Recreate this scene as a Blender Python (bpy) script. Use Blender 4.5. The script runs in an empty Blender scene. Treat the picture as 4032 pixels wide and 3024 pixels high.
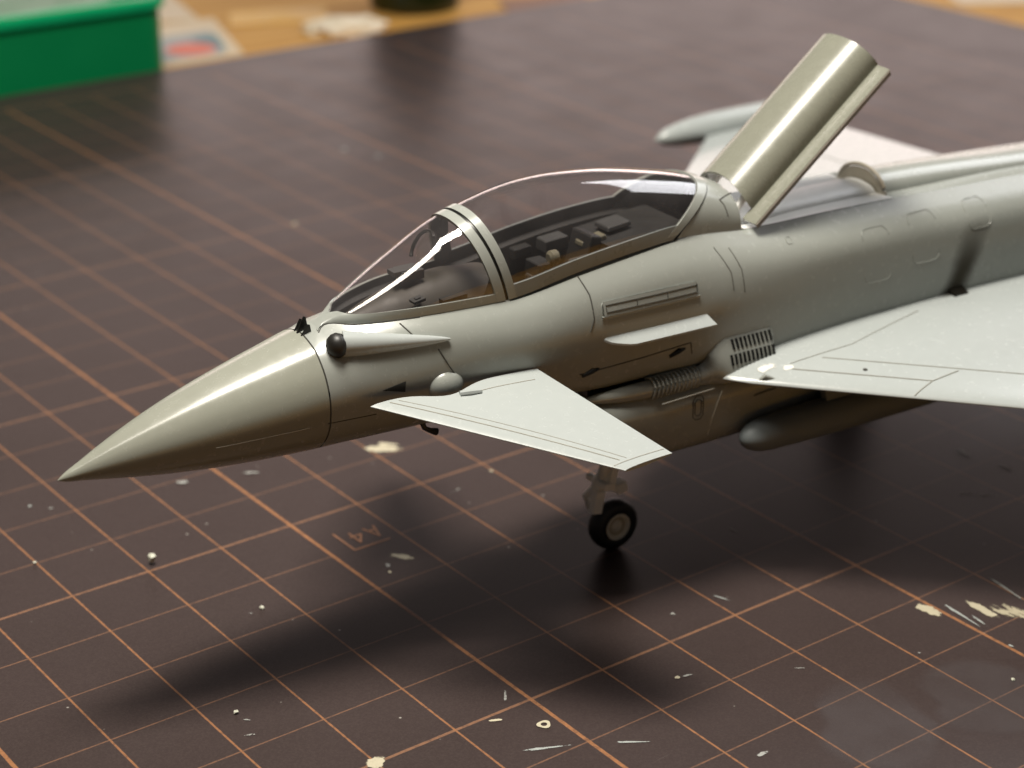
import bpy, bmesh, math, random
import numpy as np
from mathutils import Matrix, Vector, noise as mnoise

# ------------------------------------------------------------------ scene, camera, world, lights, exposure
# 1 Blender unit = 1 cm
sc = bpy.context.scene
sc.unit_settings.system = 'METRIC'
sc.unit_settings.scale_length = 0.01
COL = sc.collection

cam_d = bpy.data.cameras.new("camera")
cam = bpy.data.objects.new("camera", cam_d)
COL.objects.link(cam)
CAM_LOC = Vector((-11.14767, -14.42351, 11.72984))
RIGHT = Vector((0.79943, -0.60075, 0.00379))
DOWN = Vector((-0.23884, -0.32360, -0.91556))
FWD = Vector((0.55124, 0.73102, -0.40217))
cam.matrix_world = Matrix((
    (RIGHT.x, -DOWN.x, -FWD.x, CAM_LOC.x),
    (RIGHT.y, -DOWN.y, -FWD.y, CAM_LOC.y),
    (RIGHT.z, -DOWN.z, -FWD.z, CAM_LOC.z),
    (0, 0, 0, 1)))
cam_d.sensor_width = 36.0
cam_d.lens = 69.57
cam_d.clip_start = 0.5
cam_d.clip_end = 2000
cam_d.dof.use_dof = True
cam_d.dof.focus_distance = 21.0
cam_d.dof.aperture_fstop = 0.29
sc.camera = cam

world = bpy.data.worlds.new("World")
sc.world = world
world.use_nodes = True
bg = world.node_tree.nodes["Background"]
bg.inputs[0].default_value = (1.0, 0.96, 0.93, 1)
bg.inputs[1].default_value = 0.055


def area(name, loc, target, sx, sy, power, color):
    l = bpy.data.lights.new(name, 'AREA')
    l.shape = 'RECTANGLE'
    l.size, l.size_y = sx, sy
    l.energy = power
    l.color = color
    o = bpy.data.objects.new(name, l)
    COL.objects.link(o)
    o.location = loc
    d = Vector(target) - Vector(loc)
    o.rotation_euler = d.to_track_quat('-Z', 'Y').to_euler()
    return o


lamp = area("desk_lamp", (-1.5, 4.0, 30), (-1.5, 4.0, 0), 9, 6.5, 15000, (1.0, 0.94, 0.83))
lamp.rotation_euler = (0, 0, math.radians(-30))
lamp2 = area("added_streak_lamp", (-10.2, 2.8, 30), (-10.2, 2.8, 0), 11, 6.0, 3000, (1.0, 0.94, 0.83))  # added lamp that lengthens the highlight streak on the windscreen
lamp2.rotation_euler = (0, 0, math.radians(-12))
area("ceiling_light", (51, 9, 38), (4, 2, 4), 32, 26, 15000, (0.96, 0.97, 1.0))
area("added_glare_light", (54, 51, 12.8), (6, 6, 0), 104, 9, 10500, (1.0, 0.80, 0.75))  # added out of frame for the glare on the far mat; no window

sc.view_settings.view_transform = 'Standard'
sc.view_settings.look = 'None'
sc.view_settings.exposure = 0.0
sc.view_settings.gamma = 1.0
sc.cycles.max_bounces = 8
sc.cycles.transparent_max_bounces = 16
sc.cycles.use_denoising = True
sc.cycles.caustics_reflective = False
sc.cycles.caustics_refractive = False

random.seed(7)
rng = np.random.default_rng(7)


# ------------------------------------------------------------------ material helpers
class NT:
    def __init__(self, name):
        self.m = bpy.data.materials.new(name)
        self.m.use_nodes = True
        self.t = self.m.node_tree
        self.b = self.t.nodes["Principled BSDF"]
        self.out = self.t.nodes["Material Output"]

    def n(self, typ, **kw):
        nd = self.t.nodes.new(typ)
        for k, v in kw.items():
            setattr(nd, k, v)
        return nd

    def put(self, sock, v):
        if hasattr(v, 'is_output') or isinstance(v, bpy.types.NodeSocket):
            self.t.links.new(v, sock)
        else:
            sock.default_value = v

    def math(self, op, a, b=0.0, c=None, clamp=False):
        nd = self.n('ShaderNodeMath', operation=op)
        nd.use_clamp = clamp
        self.put(nd.inputs[0], a)
        self.put(nd.inputs[1], b)
        if c is not None:
            self.put(nd.inputs[2], c)
        return nd.outputs[0]

    def coord(self):
        return self.n('ShaderNodeTexCoord').outputs['Object']

    def sep(self, v):
        nd = self.n('ShaderNodeSeparateXYZ')
        self.put(nd.inputs[0], v)
        return nd.outputs

    def mapping(self, v, scale=(1, 1, 1), loc=(0, 0, 0), rot=(0, 0, 0)):
        nd = self.n('ShaderNodeMapping')
        self.put(nd.inputs[0], v)
        nd.inputs['Location'].default_value = loc
        nd.inputs['Rotation'].default_value = rot
        nd.inputs['Scale'].default_value = scale
        return nd.outputs[0]

    def noise(self, v, scale, detail=3, rough=0.55):
        nd = self.n('ShaderNodeTexNoise')
        self.put(nd.inputs['Vector'], v)
        nd.inputs['Scale'].default_value = scale
        nd.inputs['Detail'].default_value = detail
        nd.inputs['Roughness'].default_value = rough
        return nd.outputs[0]

    def ramp(self, v, lo, hi, a=0.0, b=1.0, smooth=True):
        nd = self.n('ShaderNodeMapRange')
        if smooth:
            nd.interpolation_type = 'SMOOTHSTEP'
        self.put(nd.inputs[0], v)
        nd.inputs[1].default_value = lo
        nd.inputs[2].default_value = hi
        nd.inputs[3].default_value = a
        nd.inputs[4].default_value = b
        return nd.outputs[0]

    def mix(self, f, a, b):
        nd = self.n('ShaderNodeMix', data_type='RGBA')
        self.put(nd.inputs[0], f)
        self.put(nd.inputs[6], a)
        self.put(nd.inputs[7], b)
        return nd.outputs[2]

    def bump(self, h, strength=0.2, dist=0.01):
        nd = self.n('ShaderNodeBump')
        nd.inputs['Strength'].default_value = strength
        nd.inputs['Distance'].default_value = dist
        self.put(nd.inputs['Height'], h)
        self.t.links.new(nd.outputs[0], self.b.inputs['Normal'])


def C3(r, g, b):
    return (r, g, b, 1.0)


def simple(name, col, rough=0.5, metal=0.0, var=0.12, scale=6.0, spec=0.5):
    k = NT(name)
    c = k.coord()
    n = k.noise(c, scale, 4)
    lo = C3(*[x * (1 - var) for x in col])
    hi = C3(*[min(1, x * (1 + var)) for x in col])
    k.put(k.b.inputs['Base Color'], k.mix(n, lo, hi))
    k.put(k.b.inputs['Roughness'], k.ramp(n, 0.3, 0.7, rough * 0.9, rough * 1.1))
    k.b.inputs['Metallic'].default_value = metal
    k.b.inputs['Specular IOR Level'].default_value = spec
    return k.m


def paint_material(name, lo, hi, dust):
    k = NT(name)
    c = k.coord()
    big = k.noise(c, 0.55, 3)
    fine = k.noise(c, 9.0, 5, 0.6)
    col = k.mix(big, C3(*lo), C3(*hi))
    col = k.mix(k.ramp(fine, 0.35, 0.75, 0, 0.15), col, C3(*dust))
    # tiny dust specks in the paint
    vo = k.n('ShaderNodeTexVoronoi')
    k.put(vo.inputs['Vector'], c)
    vo.inputs['Scale'].default_value = 2.2
    speck = k.ramp(vo.outputs['Distance'], 0.02, 0.045, 1, 0)
    pick = k.ramp(k.noise(c, 1.3, 1), 0.60, 0.64)
    col = k.mix(k.math('MULTIPLY', k.math('MULTIPLY', speck, pick), 0.12), col, C3(0.7, 0.7, 0.64))
    # soot stain above the exhaust opening at the wing root (port side only)
    s = k.sep(c)
    rel = k.math('SUBTRACT', s[2], 2.72)
    ctr = k.math('ADD', 11.36, k.math('MULTIPLY', rel, 0.42))
    wob = k.math('MULTIPLY', k.math('SUBTRACT', k.noise(c, 3.0, 3), 0.5), 0.16)
    dx = k.math('ABSOLUTE', k.math('ADD', k.math('SUBTRACT', s[0], ctr), wob))
    hor = k.ramp(dx, 0.02, 0.27, 1, 0)
    ver = k.math('MULTIPLY', k.ramp(rel, 0.35, 1.0, 1, 0), k.ramp(rel, -0.25, -0.1, 0, 1))
    port = k.math('MULTIPLY', k.ramp(s[1], -0.2, -0.4, 0, 1), k.ramp(s[1], -1.13, -1.07, 0, 1))
    soot = k.math('MULTIPLY', k.math('MULTIPLY', hor, ver), port)
    col = k.mix(k.math('MULTIPLY', k.math('POWER', soot, 0.45), 0.97), col, C3(0.030, 0.024, 0.012))
    k.put(k.b.inputs['Base Color'], col)
    k.put(k.b.inputs['Roughness'], k.math('ADD', k.ramp(fine, 0.3, 0.7, 0.22, 0.28), k.math('MULTIPLY', soot, 0.6), clamp=True))
    k.b.inputs['Specular IOR Level'].default_value = 0.5
    grain = k.noise(c, 45.0, 2, 0.6)
    k.bump(k.math('ADD', fine, k.math('MULTIPLY', grain, 0.5)), 0.08, 0.005)
    return k.m


def mat_material():
    k = NT("cutting_mat_surface")
    c = k.coord()
    s = k.sep(c)
    jig = k.math('MULTIPLY', k.math('SUBTRACT', k.noise(c, 14.0, 4, 0.7), 0.5), 0.014)

    def lines(x, period, half):
        w = k.math('ADD', x, period * 0.5 + 1000 * period)
        f = k.math('SUBTRACT', k.math('MODULO', w, period), period * 0.5)
        a = k.math('ADD', k.math('ABSOLUTE', f), jig)
        return k.ramp(a, half - 0.004, half + 0.006, 1, 0)

    inx = k.math('MULTIPLY', k.math('GREATER_THAN', s[0], -15.03), k.math('LESS_THAN', s[0], 25.03))
    iny = k.math('MULTIPLY', k.math('GREATER_THAN', s[1], -5.03), k.math('LESS_THAN', s[1], 25.03))
    area_ = k.math('MULTIPLY', inx, iny)
    wear = k.ramp(k.noise(c, 9.0, 6, 0.8), 0.30, 0.56, 0.35, 1.0)
    v1 = k.math('MULTIPLY', lines(s[0], 1.0, 0.0115), 0.92)
    v5 = lines(s[0], 5.0, 0.0225)
    h1 = k.math('MULTIPLY', lines(s[1], 1.0, 0.009), 0.72)
    h5 = lines(s[1], 5.0, 0.0185)
    # the size mark replaces one piece of a line
    gap = k.math('MULTIPLY', k.math('MULTIPLY', k.math('GREATER_THAN', s[0], 0.03), k.math('LESS_THAN', s[0], 0.985)),
                 k.math('MULTIPLY', k.math('GREATER_THAN', s[1], 3.9), k.math('LESS_THAN', s[1], 4.1)))
    h1 = k.math('MULTIPLY', h1, k.math('SUBTRACT', 1.0, gap))
    m = k.math('MAXIMUM', k.math('MAXIMUM', v1, v5), k.math('MAXIMUM', h1, h5))
    m = k.math('MULTIPLY', k.math('MULTIPLY', m, area_), wear)
    blot = k.noise(c, 0.5, 4)
    base = k.mix(blot, C3(0.030, 0.0205, 0.0190), C3(0.040, 0.0275, 0.0265))
    grain = k.noise(c, 38.0, 3, 0.7)
    base = k.mix(k.ramp(grain, 0.35, 0.75, 0, 0.30), base, C3(0.075, 0.056, 0.050))
    # worn pale scuffs and dust
    vo = k.n('ShaderNodeTexVoronoi')
    k.put(vo.inputs['Vector'], c)
    vo.inputs['Scale'].default_value = 2.4
    sp = k.math('MULTIPLY', k.ramp(k.math('ADD', vo.outputs['Distance'], k.math('MULTIPLY', jig, 4.0)), 0.02, 0.05, 1, 0), k.ramp(k.noise(c, 1.1, 2), 0.42, 0.55))
    base = k.mix(k.math('MULTIPLY', sp, 0.6), base, C3(0.42, 0.40, 0.36))
    sc_ = k.noise(k.mapping(c, (0.6, 7.0, 1), rot=(0, 0, 0.5)), 3.0, 5, 0.75)
    base = k.mix(k.ramp(sc_, 0.66, 0.80, 0, 0.22), base, C3(0.28, 0.25, 0.24))
    sc2 = k.noise(k.mapping(c, (8.0, 0.7, 1), rot=(0, 0, 0.2)), 2.6, 5, 0.75)
    base = k.mix(k.ramp(sc2, 0.68, 0.80, 0, 0.22), base, C3(0.28, 0.25, 0.24))
    line_c = k.mix(k.math('MAXIMUM', v1, v5), C3(0.20, 0.103, 0.060), C3(0.285, 0.128, 0.056))
    k.put(k.b.inputs['Base Color'], k.mix(k.math('MULTIPLY', m, 0.93), base, line_c))
    k.put(k.b.inputs['Roughness'], k.ramp(k.noise(c, 0.8, 4), 0.3, 0.7, 0.37, 0.41))
    k.b.inputs['Specular IOR Level'].default_value = 0.22
    k.bump(k.math('ADD', grain, k.math('MULTIPLY', m, 0.5)), 0.16, 0.006)
    return k.m


def wood_material():
    k = NT("varnished_table_wood")
    c = k.coord()
    w = k.noise(k.mapping(c, (0.05, 0.9, 1)), 1.6, 5, 0.6)
    k.put(k.b.inputs['Base Color'], k.mix(k.ramp(w, 0.3, 0.7), C3(0.44, 0.215, 0.045), C3(0.66, 0.37, 0.10)))
    k.b.inputs['Roughness'].default_value = 0.6
    k.b.inputs['Specular IOR Level'].default_value = 0.15
    return k.m


def glass_material(name, tint, boost=1.0, haze=0.011):
    k = NT(name)
    t = k.t
    t.nodes.remove(k.b)
    tr = k.n('ShaderNodeBsdfTransparent')
    tr.inputs[0].default_value = tint
    gl = k.n('ShaderNodeBsdfGlossy')
    gl.inputs['Color'].default_value = (1, 1, 1, 1)
    c = k.coord()
    k.put(gl.inputs['Roughness'], k.ramp(k.noise(c, 3.0, 3), 0.3, 0.7, 0.02, 0.05))
    lw = k.n('ShaderNodeLayerWeight')
    lw.inputs[0].default_value = 0.5
    fz = k.math('POWER', lw.outputs['Facing'], 5.0)
    refl = k.math('ADD', 0.04 * boost, k.math('MULTIPLY', fz, 0.9))
    mx = k.n('ShaderNodeMixShader')
    k.put(mx.inputs[0], refl)
    df = k.n('ShaderNodeBsdfDiffuse')
    df.inputs[0].default_value = (0.85, 0.78, 0.78, 1)
    hz = k.n('ShaderNodeMixShader')
    k.put(hz.inputs[0], k.ramp(k.noise(c, 1.6, 4), 0.3, 0.7, haze * 0.7, haze * 1.3))  # faint diffuse veil stands in for reflections on the clear plastic
    t.links.new(tr.outputs[0], hz.inputs[1])
    t.links.new(df.outputs[0], hz.inputs[2])
    t.links.new(hz.outputs[0], mx.inputs[1])
    t.links.new(gl.outputs[0], mx.inputs[2])
    t.links.new(mx.outputs[0], k.out.inputs[0])
    return k.m


def smear_material(name, col, cover=0.5, aniso=(1, 1, 1), scale=10.0):
    """Dried paint rubbed onto the mat; UVMap 'rim' runs 1 inside to 0 at the edge."""
    k = NT(name)
    c = k.coord()
    n = k.noise(k.mapping(c, aniso), scale, 5, 0.7)
    uv = k.n('ShaderNodeUVMap')
    rim = k.sep(uv.outputs[0])[0]
    n2 = k.noise(c, scale * 0.35, 3)
    m_ = k.math('ADD', k.math('MULTIPLY', n, 0.65), k.math('MULTIPLY', n2, 0.35))
    a = k.ramp(k.math('ADD', k.math('MULTIPLY', m_, 1.4), k.math('MULTIPLY', rim, 0.55)), cover, cover + 0.16, 0, 0.95)
    k.put(k.b.inputs['Base Color'], k.mix(n, C3(*[x * 0.7 for x in col]), C3(*col)))
    k.b.inputs['Roughness'].default_value = 0.6
    k.put(k.b.inputs['Alpha'], a)
    return k.m


def sheen_smear_material():  # greyish sheen of a smeared patch, painted as translucent grey
    k = NT('grey_sheen_smear')
    c = k.coord()
    rim = k.sep(k.n('ShaderNodeUVMap').outputs[0])[0]
    k.b.inputs['Base Color'].default_value = C3(0.10, 0.085, 0.088)
    k.b.inputs['Roughness'].default_value = 0.45
    k.put(k.b.inputs['Alpha'], k.math('MULTIPLY', k.ramp(rim, 0.0, 0.45), k.ramp(k.noise(c, 1.3, 4), 0.3, 0.7, 0.12, 0.30)))
    return k.m


M = {
    'paint': paint_material('satin_grey_paint', (0.242, 0.256, 0.236), (0.278, 0.290, 0.270), (0.31, 0.32, 0.30)),
    'paint_lit': paint_material('satin_grey_paint_lit', (0.315, 0.340, 0.335), (0.35, 0.372, 0.368), (0.38, 0.40, 0.39)),  # same grey paint, lightened where canards, wings and strakes catch the light
    'radome': paint_material('satin_olive_grey_radome_paint', (0.222, 0.227, 0.190), (0.248, 0.252, 0.214), (0.275, 0.278, 0.24)),
    'mat': mat_material(),
    'matside': simple('mat_edge', (0.05, 0.034, 0.031), 0.6),
    'wood': wood_material(),
    'glass': glass_material('clear_canopy_plastic', (0.965, 0.95, 0.95, 1), 1.5),
    'hudglass': glass_material('hud_combiner_glass', (0.93, 0.93, 0.90, 1), 1.5),
    'black': simple('gloss_black_paint', (0.010, 0.010, 0.009), 0.28),
    'hole': simple('matt_black_opening', (0.006, 0.005, 0.003), 0.9, spec=0.1),
    'bulk': simple('bulkhead_grey_brown', (0.44, 0.40, 0.32), 0.4, scale=6),
    'framegrey': simple('canopy_frame_grey', (0.19, 0.205, 0.20), 0.3, scale=5),
    'ballblack': simple('sensor_black', (0.012, 0.011, 0.009), 0.45, scale=9, var=0.5),
    'line': simple('panel_line_wash', (0.055, 0.053, 0.045), 0.7),
    'linepale': simple('raised_panel_line', (0.50, 0.50, 0.45), 0.3),
    'cockpit': simple('cockpit_dark_grey', (0.012, 0.012, 0.011), 0.55, scale=4),
    'coaming': simple('coaming_olive_grey', (0.030, 0.026, 0.019), 0.6, scale=4),
    'boxgrey': simple('instrument_box_grey', (0.040, 0.041, 0.040), 0.5, scale=4),
    'khaki': simple('bare_khaki_plastic', (0.13, 0.12, 0.08), 0.5, scale=4),
    'tyre': simple('tyre_rubber', (0.012, 0.013, 0.014), 0.5, scale=12),
    'gear': simple('pale_gear_paint', (0.90, 0.90, 0.84), 0.45),
    'hub': simple('wheel_hub_paint', (0.80, 0.74, 0.60), 0.55, scale=14, var=0.2),
    'hubdark': simple('wheel_hub_wash', (0.52, 0.44, 0.30), 0.6),
    'abpaint': simple('airbrake_olive_grey_paint', (0.195, 0.197, 0.160), 0.27, scale=8, var=0.05),
    'abedge': simple('airbrake_edge_brown', (0.16, 0.13, 0.10), 0.5),
    'tank': simple('blue_grey_tank_paint', (0.14, 0.158, 0.163), 0.6, scale=5),
    'metal': simple('rubbed_metal_paint', (0.30, 0.31, 0.28), 0.24, metal=0.15, scale=9),
    'white': simple('plain_white', (0.80, 0.80, 0.78), 0.45),  # even white of the bay, panel lining and hinge arms
    'green': simple('green_plastic', (0.001, 0.155, 0.048), 0.35, scale=1.0, var=0.08, spec=0.25),
    'greenrim': simple('green_plastic_rim', (0.002, 0.32, 0.12), 0.35, scale=1.0, var=0.08, spec=0.25),
    'card': simple('printed_card', (0.62, 0.50, 0.33), 0.5, scale=0.6),
    'red': simple('red_print', (0.66, 0.13, 0.07), 0.5, scale=1.0),
    'teal': simple('teal_print', (0.08, 0.20, 0.22), 0.5, scale=1.0),
    'pblue': simple('pale_blue_print', (0.30, 0.34, 0.34), 0.5, scale=1.0),
    'yellow': simple('yellow_card', (0.70, 0.40, 0.07), 0.5, scale=1.0),
    'tissue': simple('white_tissue', (0.80, 0.70, 0.55), 0.8, scale=2.0),
    'bottle': simple('dark_green_glass', (0.008, 0.014, 0.004), 0.2, scale=1.0),
    'ink': simple('orange_mat_ink', (0.22, 0.10, 0.05), 0.55, scale=20, var=0.35),
    'cream': smear_material('cream_paint_smear', (0.52, 0.47, 0.34), 0.90, (1, 1, 1), 14),
    'creamb': smear_material('brushed_cream_smear', (0.46, 0.41, 0.29), 1.06, (3.0, 0.6, 1), 9),
    'bluew': smear_material('pale_blue_grey_smear', (0.36, 0.385, 0.37), 0.92, (1, 1, 1), 24),
    'faint': smear_material('faint_grey_smear', (0.34, 0.34, 0.32), 1.08, (1, 1, 1), 16),
    'sheen': sheen_smear_material(),
    'filler': smear_material('pale_filler', (0.74, 0.73, 0.68), 0.95, (1, 1, 1), 7),
    'chip': simple('styrene_chip', (0.50, 0.50, 0.41), 0.5, scale=30, var=0.3),
}


# ------------------------------------------------------------------ mesh helpers
def link(name, me, mat, parent=None, smooth=True, angle=40):
    if smooth:
        for p in me.polygons:
            p.use_smooth = True
        me.set_sharp_from_angle(angle=math.radians(angle))
    me.materials.append(M[mat] if isinstance(mat, str) else mat)
    o = bpy.data.objects.new(name, me)
    COL.objects.link(o)
    if parent:
        o.parent = parent
    return o


def mesh(name, verts, faces):
    me = bpy.data.meshes.new(name)
    me.from_pydata([tuple(map(float, v)) for v in verts], [], faces)
    bm = bmesh.new()
    bm.from_mesh(me)
    bmesh.ops.remove_doubles(bm, verts=bm.verts, dist=1e-5)
    bmesh.ops.recalc_face_normals(bm, faces=bm.faces)
    bm.to_mesh(me)
    bm.free()
    me.update()
    return me


def grid_faces(nu, nv, closed_v=False, off=0):
    f = []
    for i in range(nu - 1):
        for j in range(nv if closed_v else nv - 1):
            a, b = i * nv + j, i * nv + (j + 1) % nv
            f.append((off + a, off + b, off + b + nv, off + a + nv))
    return f


def solid_patch(fn, nu, nv, thick, offset=0.0, closed=False):
    """A curved sheet with real thickness. fn(u,v) gives a point; outward is the side away from the hull axis."""
    P = np.array([[fn(i / (nu - 1), j / (nv - 1)) for j in range(nv)] for i in range(nu)], float)
    du = np.gradient(P, axis=0)
    dv = np.gradient(P, axis=1)
    N = np.cross(du, dv)
    L = np.linalg.norm(N, axis=2, keepdims=True)
    N = N / np.maximum(L, 1e-9)
    c = P.mean((0, 1))
    ref = P - np.array([0, 0, 0]) - np.array(c) * [1, 0, 0] - [0, 0, 3.4]
    ref[..., 0] = 0
    if (N * ref).sum() < 0:
        N = -N
    top = P + N * offset
    bot = P + N * (offset - thick)
    v = list(top.reshape(-1, 3)) + list(bot.reshape(-1, 3))
    n = nu * nv
    f = grid_faces(nu, nv) + [tuple(reversed(q)) for q in grid_faces(nu, nv, off=n)]
    for i in range(nu - 1):
        for j in (0, nv - 1):
            f.append((i * nv + j, (i + 1) * nv + j, n + (i + 1) * nv + j, n + i * nv + j))
    for j in range(nv - 1):
        for i in (0, nu - 1):
            f.append((i * nv + j, i * nv + j + 1, n + i * nv + j + 1, n + i * nv + j))
    return v, f


def box(cx, cy, cz, sx, sy, sz, rot=None, taper=1.0):
    v = []
    for dz in (-1, 1):
        k = taper if dz > 0 else 1.0
        for dx, dy in ((-1, -1), (1, -1), (1, 1), (-1, 1)):
            p = Vector((dx * sx / 2 * k, dy * sy / 2 * k, dz * sz / 2))
            if rot is not None:
                p = rot @ p
            v.append((cx + p.x, cy + p.y, cz + p.z))
    f = [(0, 3, 2, 1), (4, 5, 6, 7), (0, 1, 5, 4), (1, 2, 6, 5), (2, 3, 7, 6), (3, 0, 4, 7)]
    return v, f


def join(*parts):
    V, F = [], []
    for v, f in parts:
        o = len(V)
        V += list(v)
        F += [tuple(i + o for i in q) for q in f]
    return V, F


def bevel_obj(o, w=0.02, seg=2):
    m = o.modifiers.new("bevel", 'BEVEL')
    m.width = w
    m.segments = seg
    m.limit_method = 'ANGLE'
    m.angle_limit = math.radians(35)
    return o


def tube(pts, rad, n=10, cap=True):
    pts = [np.array(p, float) for p in pts]
    if not hasattr(rad, '__len__'):
        rad = [rad] * len(pts)
    V = []
    up = np.array([0.0, 0.0, 1.0])
    for i, p in enumerate(pts):
        d = pts[min(i + 1, len(pts) - 1)] - pts[max(i - 1, 0)]
        d /= max(np.linalg.norm(d), 1e-9)
        r = np.array([0.0, 1.0, 0.0]) if abs(d @ up) > 0.95 else up
        a = np.cross(d, r)
        a /= np.linalg.norm(a)
        b = np.cross(d, a)
        for j in range(n):
            t = 2 * math.pi * j / n
            V.append(p + rad[i] * (math.cos(t) * a + math.sin(t) * b))
    F = grid_faces(len(pts), n, closed_v=True)
    if cap:
        F.append(tuple(range(n))[::-1])
        F.append(tuple((len(pts) - 1) * n + j for j in range(n)))
    return V, F


def interp(xs, ys):
    """Monotone-ish cubic through the table (finite-difference Hermite)."""
    xs = np.array(xs, float)
    ys = np.array(ys, float)
    d = np.diff(ys, axis=0) / np.diff(xs).reshape((-1,) + (1,) * (ys.ndim - 1))
    m = np.zeros_like(ys)
    m[0], m[-1] = d[0], d[-1]
    h = np.diff(xs)
    for i in range(1, len(xs) - 1):
        m[i] = (d[i - 1] * h[i] + d[i] * h[i - 1]) / (h[i] + h[i - 1])

    def fn(x):
        x = min(max(x, xs[0]), xs[-1])
        i = min(max(int(np.searchsorted(xs, x)) - 1, 0), len(xs) - 2)
        H = xs[i + 1] - xs[i]
        t = (x - xs[i]) / H
        return ((1 + 2 * t) * (1 - t) ** 2 * ys[i] + t * (1 - t) ** 2 * H * m[i]
                + t * t * (3 - 2 * t) * ys[i + 1] + t * t * (t - 1) * H * m[i + 1])
    return fn


def thing(name, label, cat, loc=(0, 0, 0), rz=0, group=None):
    o = bpy.data.objects.new(name, None)
    COL.objects.link(o)
    o.location = loc
    o.rotation_euler = (0, 0, rz)
    o.empty_display_size = 0.5
    return tag(o, label, cat, group)


def tag(o, label, cat, group=None):
    o['label'] = label
    o['category'] = cat
    if group:
        o['group'] = group
    return o


# ------------------------------------------------------------------ setting: table
def rounded_rect(x0, x1, y0, y1, r, n=5):
    pts = []
    for cx, cy, a0 in ((x1 - r, y1 - r, 0), (x0 + r, y1 - r, 90), (x0 + r, y0 + r, 180), (x1 - r, y0 + r, 270)):
        for i in range(n + 1):
            a = math.radians(a0 + 90 * i / n)
            pts.append((cx + r * math.cos(a), cy + r * math.sin(a)))
    return pts


def slab(pts, z0, z1):
    n = len(pts)
    V = [(x, y, z1) for x, y in pts] + [(x, y, z0) for x, y in pts]
    F = [tuple(range(n)), tuple(range(2 * n - 1, n - 1, -1))]
    F += [(i, n + i, n + (i + 1) % n, (i + 1) % n) for i in range(n)]
    return V, F


table = link('table_top', mesh('table_top', *slab(rounded_rect(-60, 110, -40, 110, 3), -3.3, -0.3)), 'wood', smooth=False)
table['kind'] = 'structure'

# ------------------------------------------------------------------ cutting mat
mat_root = thing('cutting_mat', 'brown cutting mat with orange centimetre grid lying under the jet', 'cutting mat', (0, 0, -0.3))
mv, mf = slab(rounded_rect(-16.2, 28.75, -6.2, 26.1, 0.8), 0.0, 0.3)
mo = link('mat_sheet', mesh('mat_sheet', mv, mf), 'mat', mat_root, smooth=False)
bevel_obj(mo, 0.04, 2)


def strip(pts, w, z):
    V, F = [], []
    for (x0, y0), (x1, y1) in zip(pts[:-1], pts[1:]):
        d = Vector((x1 - x0, y1 - y0)).normalized()
        nx, ny = -d.y * w / 2, d.x * w / 2
        ex, ey = d.x * w * 0.4, d.y * w * 0.4
        k = len(V)
        V += [(x0 + nx - ex, y0 + ny - ey, z), (x0 - nx - ex, y0 - ny - ey, z), (x1 - nx + ex, y1 - ny + ey, z), (x1 + nx + ex, y1 + ny + ey, z)]
        F.append((k, k + 1, k + 2, k + 3))
    return V, F


# size mark: corner bracket and the characters A4, facing the far side of the mat
def mark(name, strokes, w, label=None):
    V, F = join(*[strip(p, w, 0.303 + 0.0006 * i) for i, p in enumerate(strokes)])
    o = link(name, mesh(name, V, F), 'ink', mat_root, smooth=False)
    if label:
        o['label'] = label


mark('size_bracket', [[(0.30, 4.47), (0.30, 3.965)], [(0.30, 3.965), (0.81, 3.965)]], 0.028)
mark('size_lettering', [[(0.68, 4.37), (0.755, 4.10)], [(0.755, 4.10), (0.83, 4.37)], [(0.705, 4.28), (0.805, 4.28)],
                        [(0.47, 4.37), (0.47, 4.10)], [(0.47, 4.10), (0.58, 4.27)], [(0.58, 4.275), (0.43, 4.275)]], 0.026,
     'orange printed A4 size mark')


smear_i = [0]


def smear(a, b, w, mat, seed, wob=0.25, taper=False):
    """Irregular flat blotch of dried paint from a to b (mat coordinates, cm)."""
    r = random.Random(seed)
    a, b = Vector(a), Vector(b)
    d = b - a
    L = max(d.length, 1e-3)
    d.normalize()
    p = Vector((-d.y, d.x))
    c = (a + b) / 2
    n = 26
    ring = []
    ph = [r.uniform(0, 6.28) for _ in range(4)]
    for i in range(n):
        t = 2 * math.pi * i / n
        k = 1 + wob * (math.sin(2 * t + ph[0]) * 0.4 + math.sin(3 * t + ph[1]) * 0.35 + math.sin(5 * t + ph[2]) * 0.3 + math.sin(9 * t + ph[3]) * 0.2)
        u = math.cos(t)
        ww = w * (0.45 + 0.55 * (1 - u) / 2 * 1.4) if taper else w
        ring.append(c + d * (u * L / 2 * (1 + 0.15 * (k - 1))) + p * (math.sin(t) * ww / 2 * k))
    smear_i[0] += 1
    z = 0.3012 + 0.0002 * smear_i[0]
    V = [(c.x, c.y, z)] + [(q.x * 0.55 + c.x * 0.45, q.y * 0.55 + c.y * 0.45, z) for q in ring] + [(q.x, q.y, z) for q in ring]
    F = [(0, 1 + i, 1 + (i + 1) % n) for i in range(n)]
    F += [(1 + i, 1 + n + i, 1 + n + (i + 1) % n, 1 + (i + 1) % n) for i in range(n)]
    me = bpy.data.meshes.new('paint_smear')
    me.from_pydata(V, [], F)
    uv = me.uv_layers.new(name='UVMap')
    for lp in me.loops:
        vi = lp.vertex_index
        uv.data[lp.index].uv = (1.0 if vi == 0 else (0.8 if vi <= n else 0.0), 0.5)
    return link('paint_smear', me, mat, mat_root, smooth=False)


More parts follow.
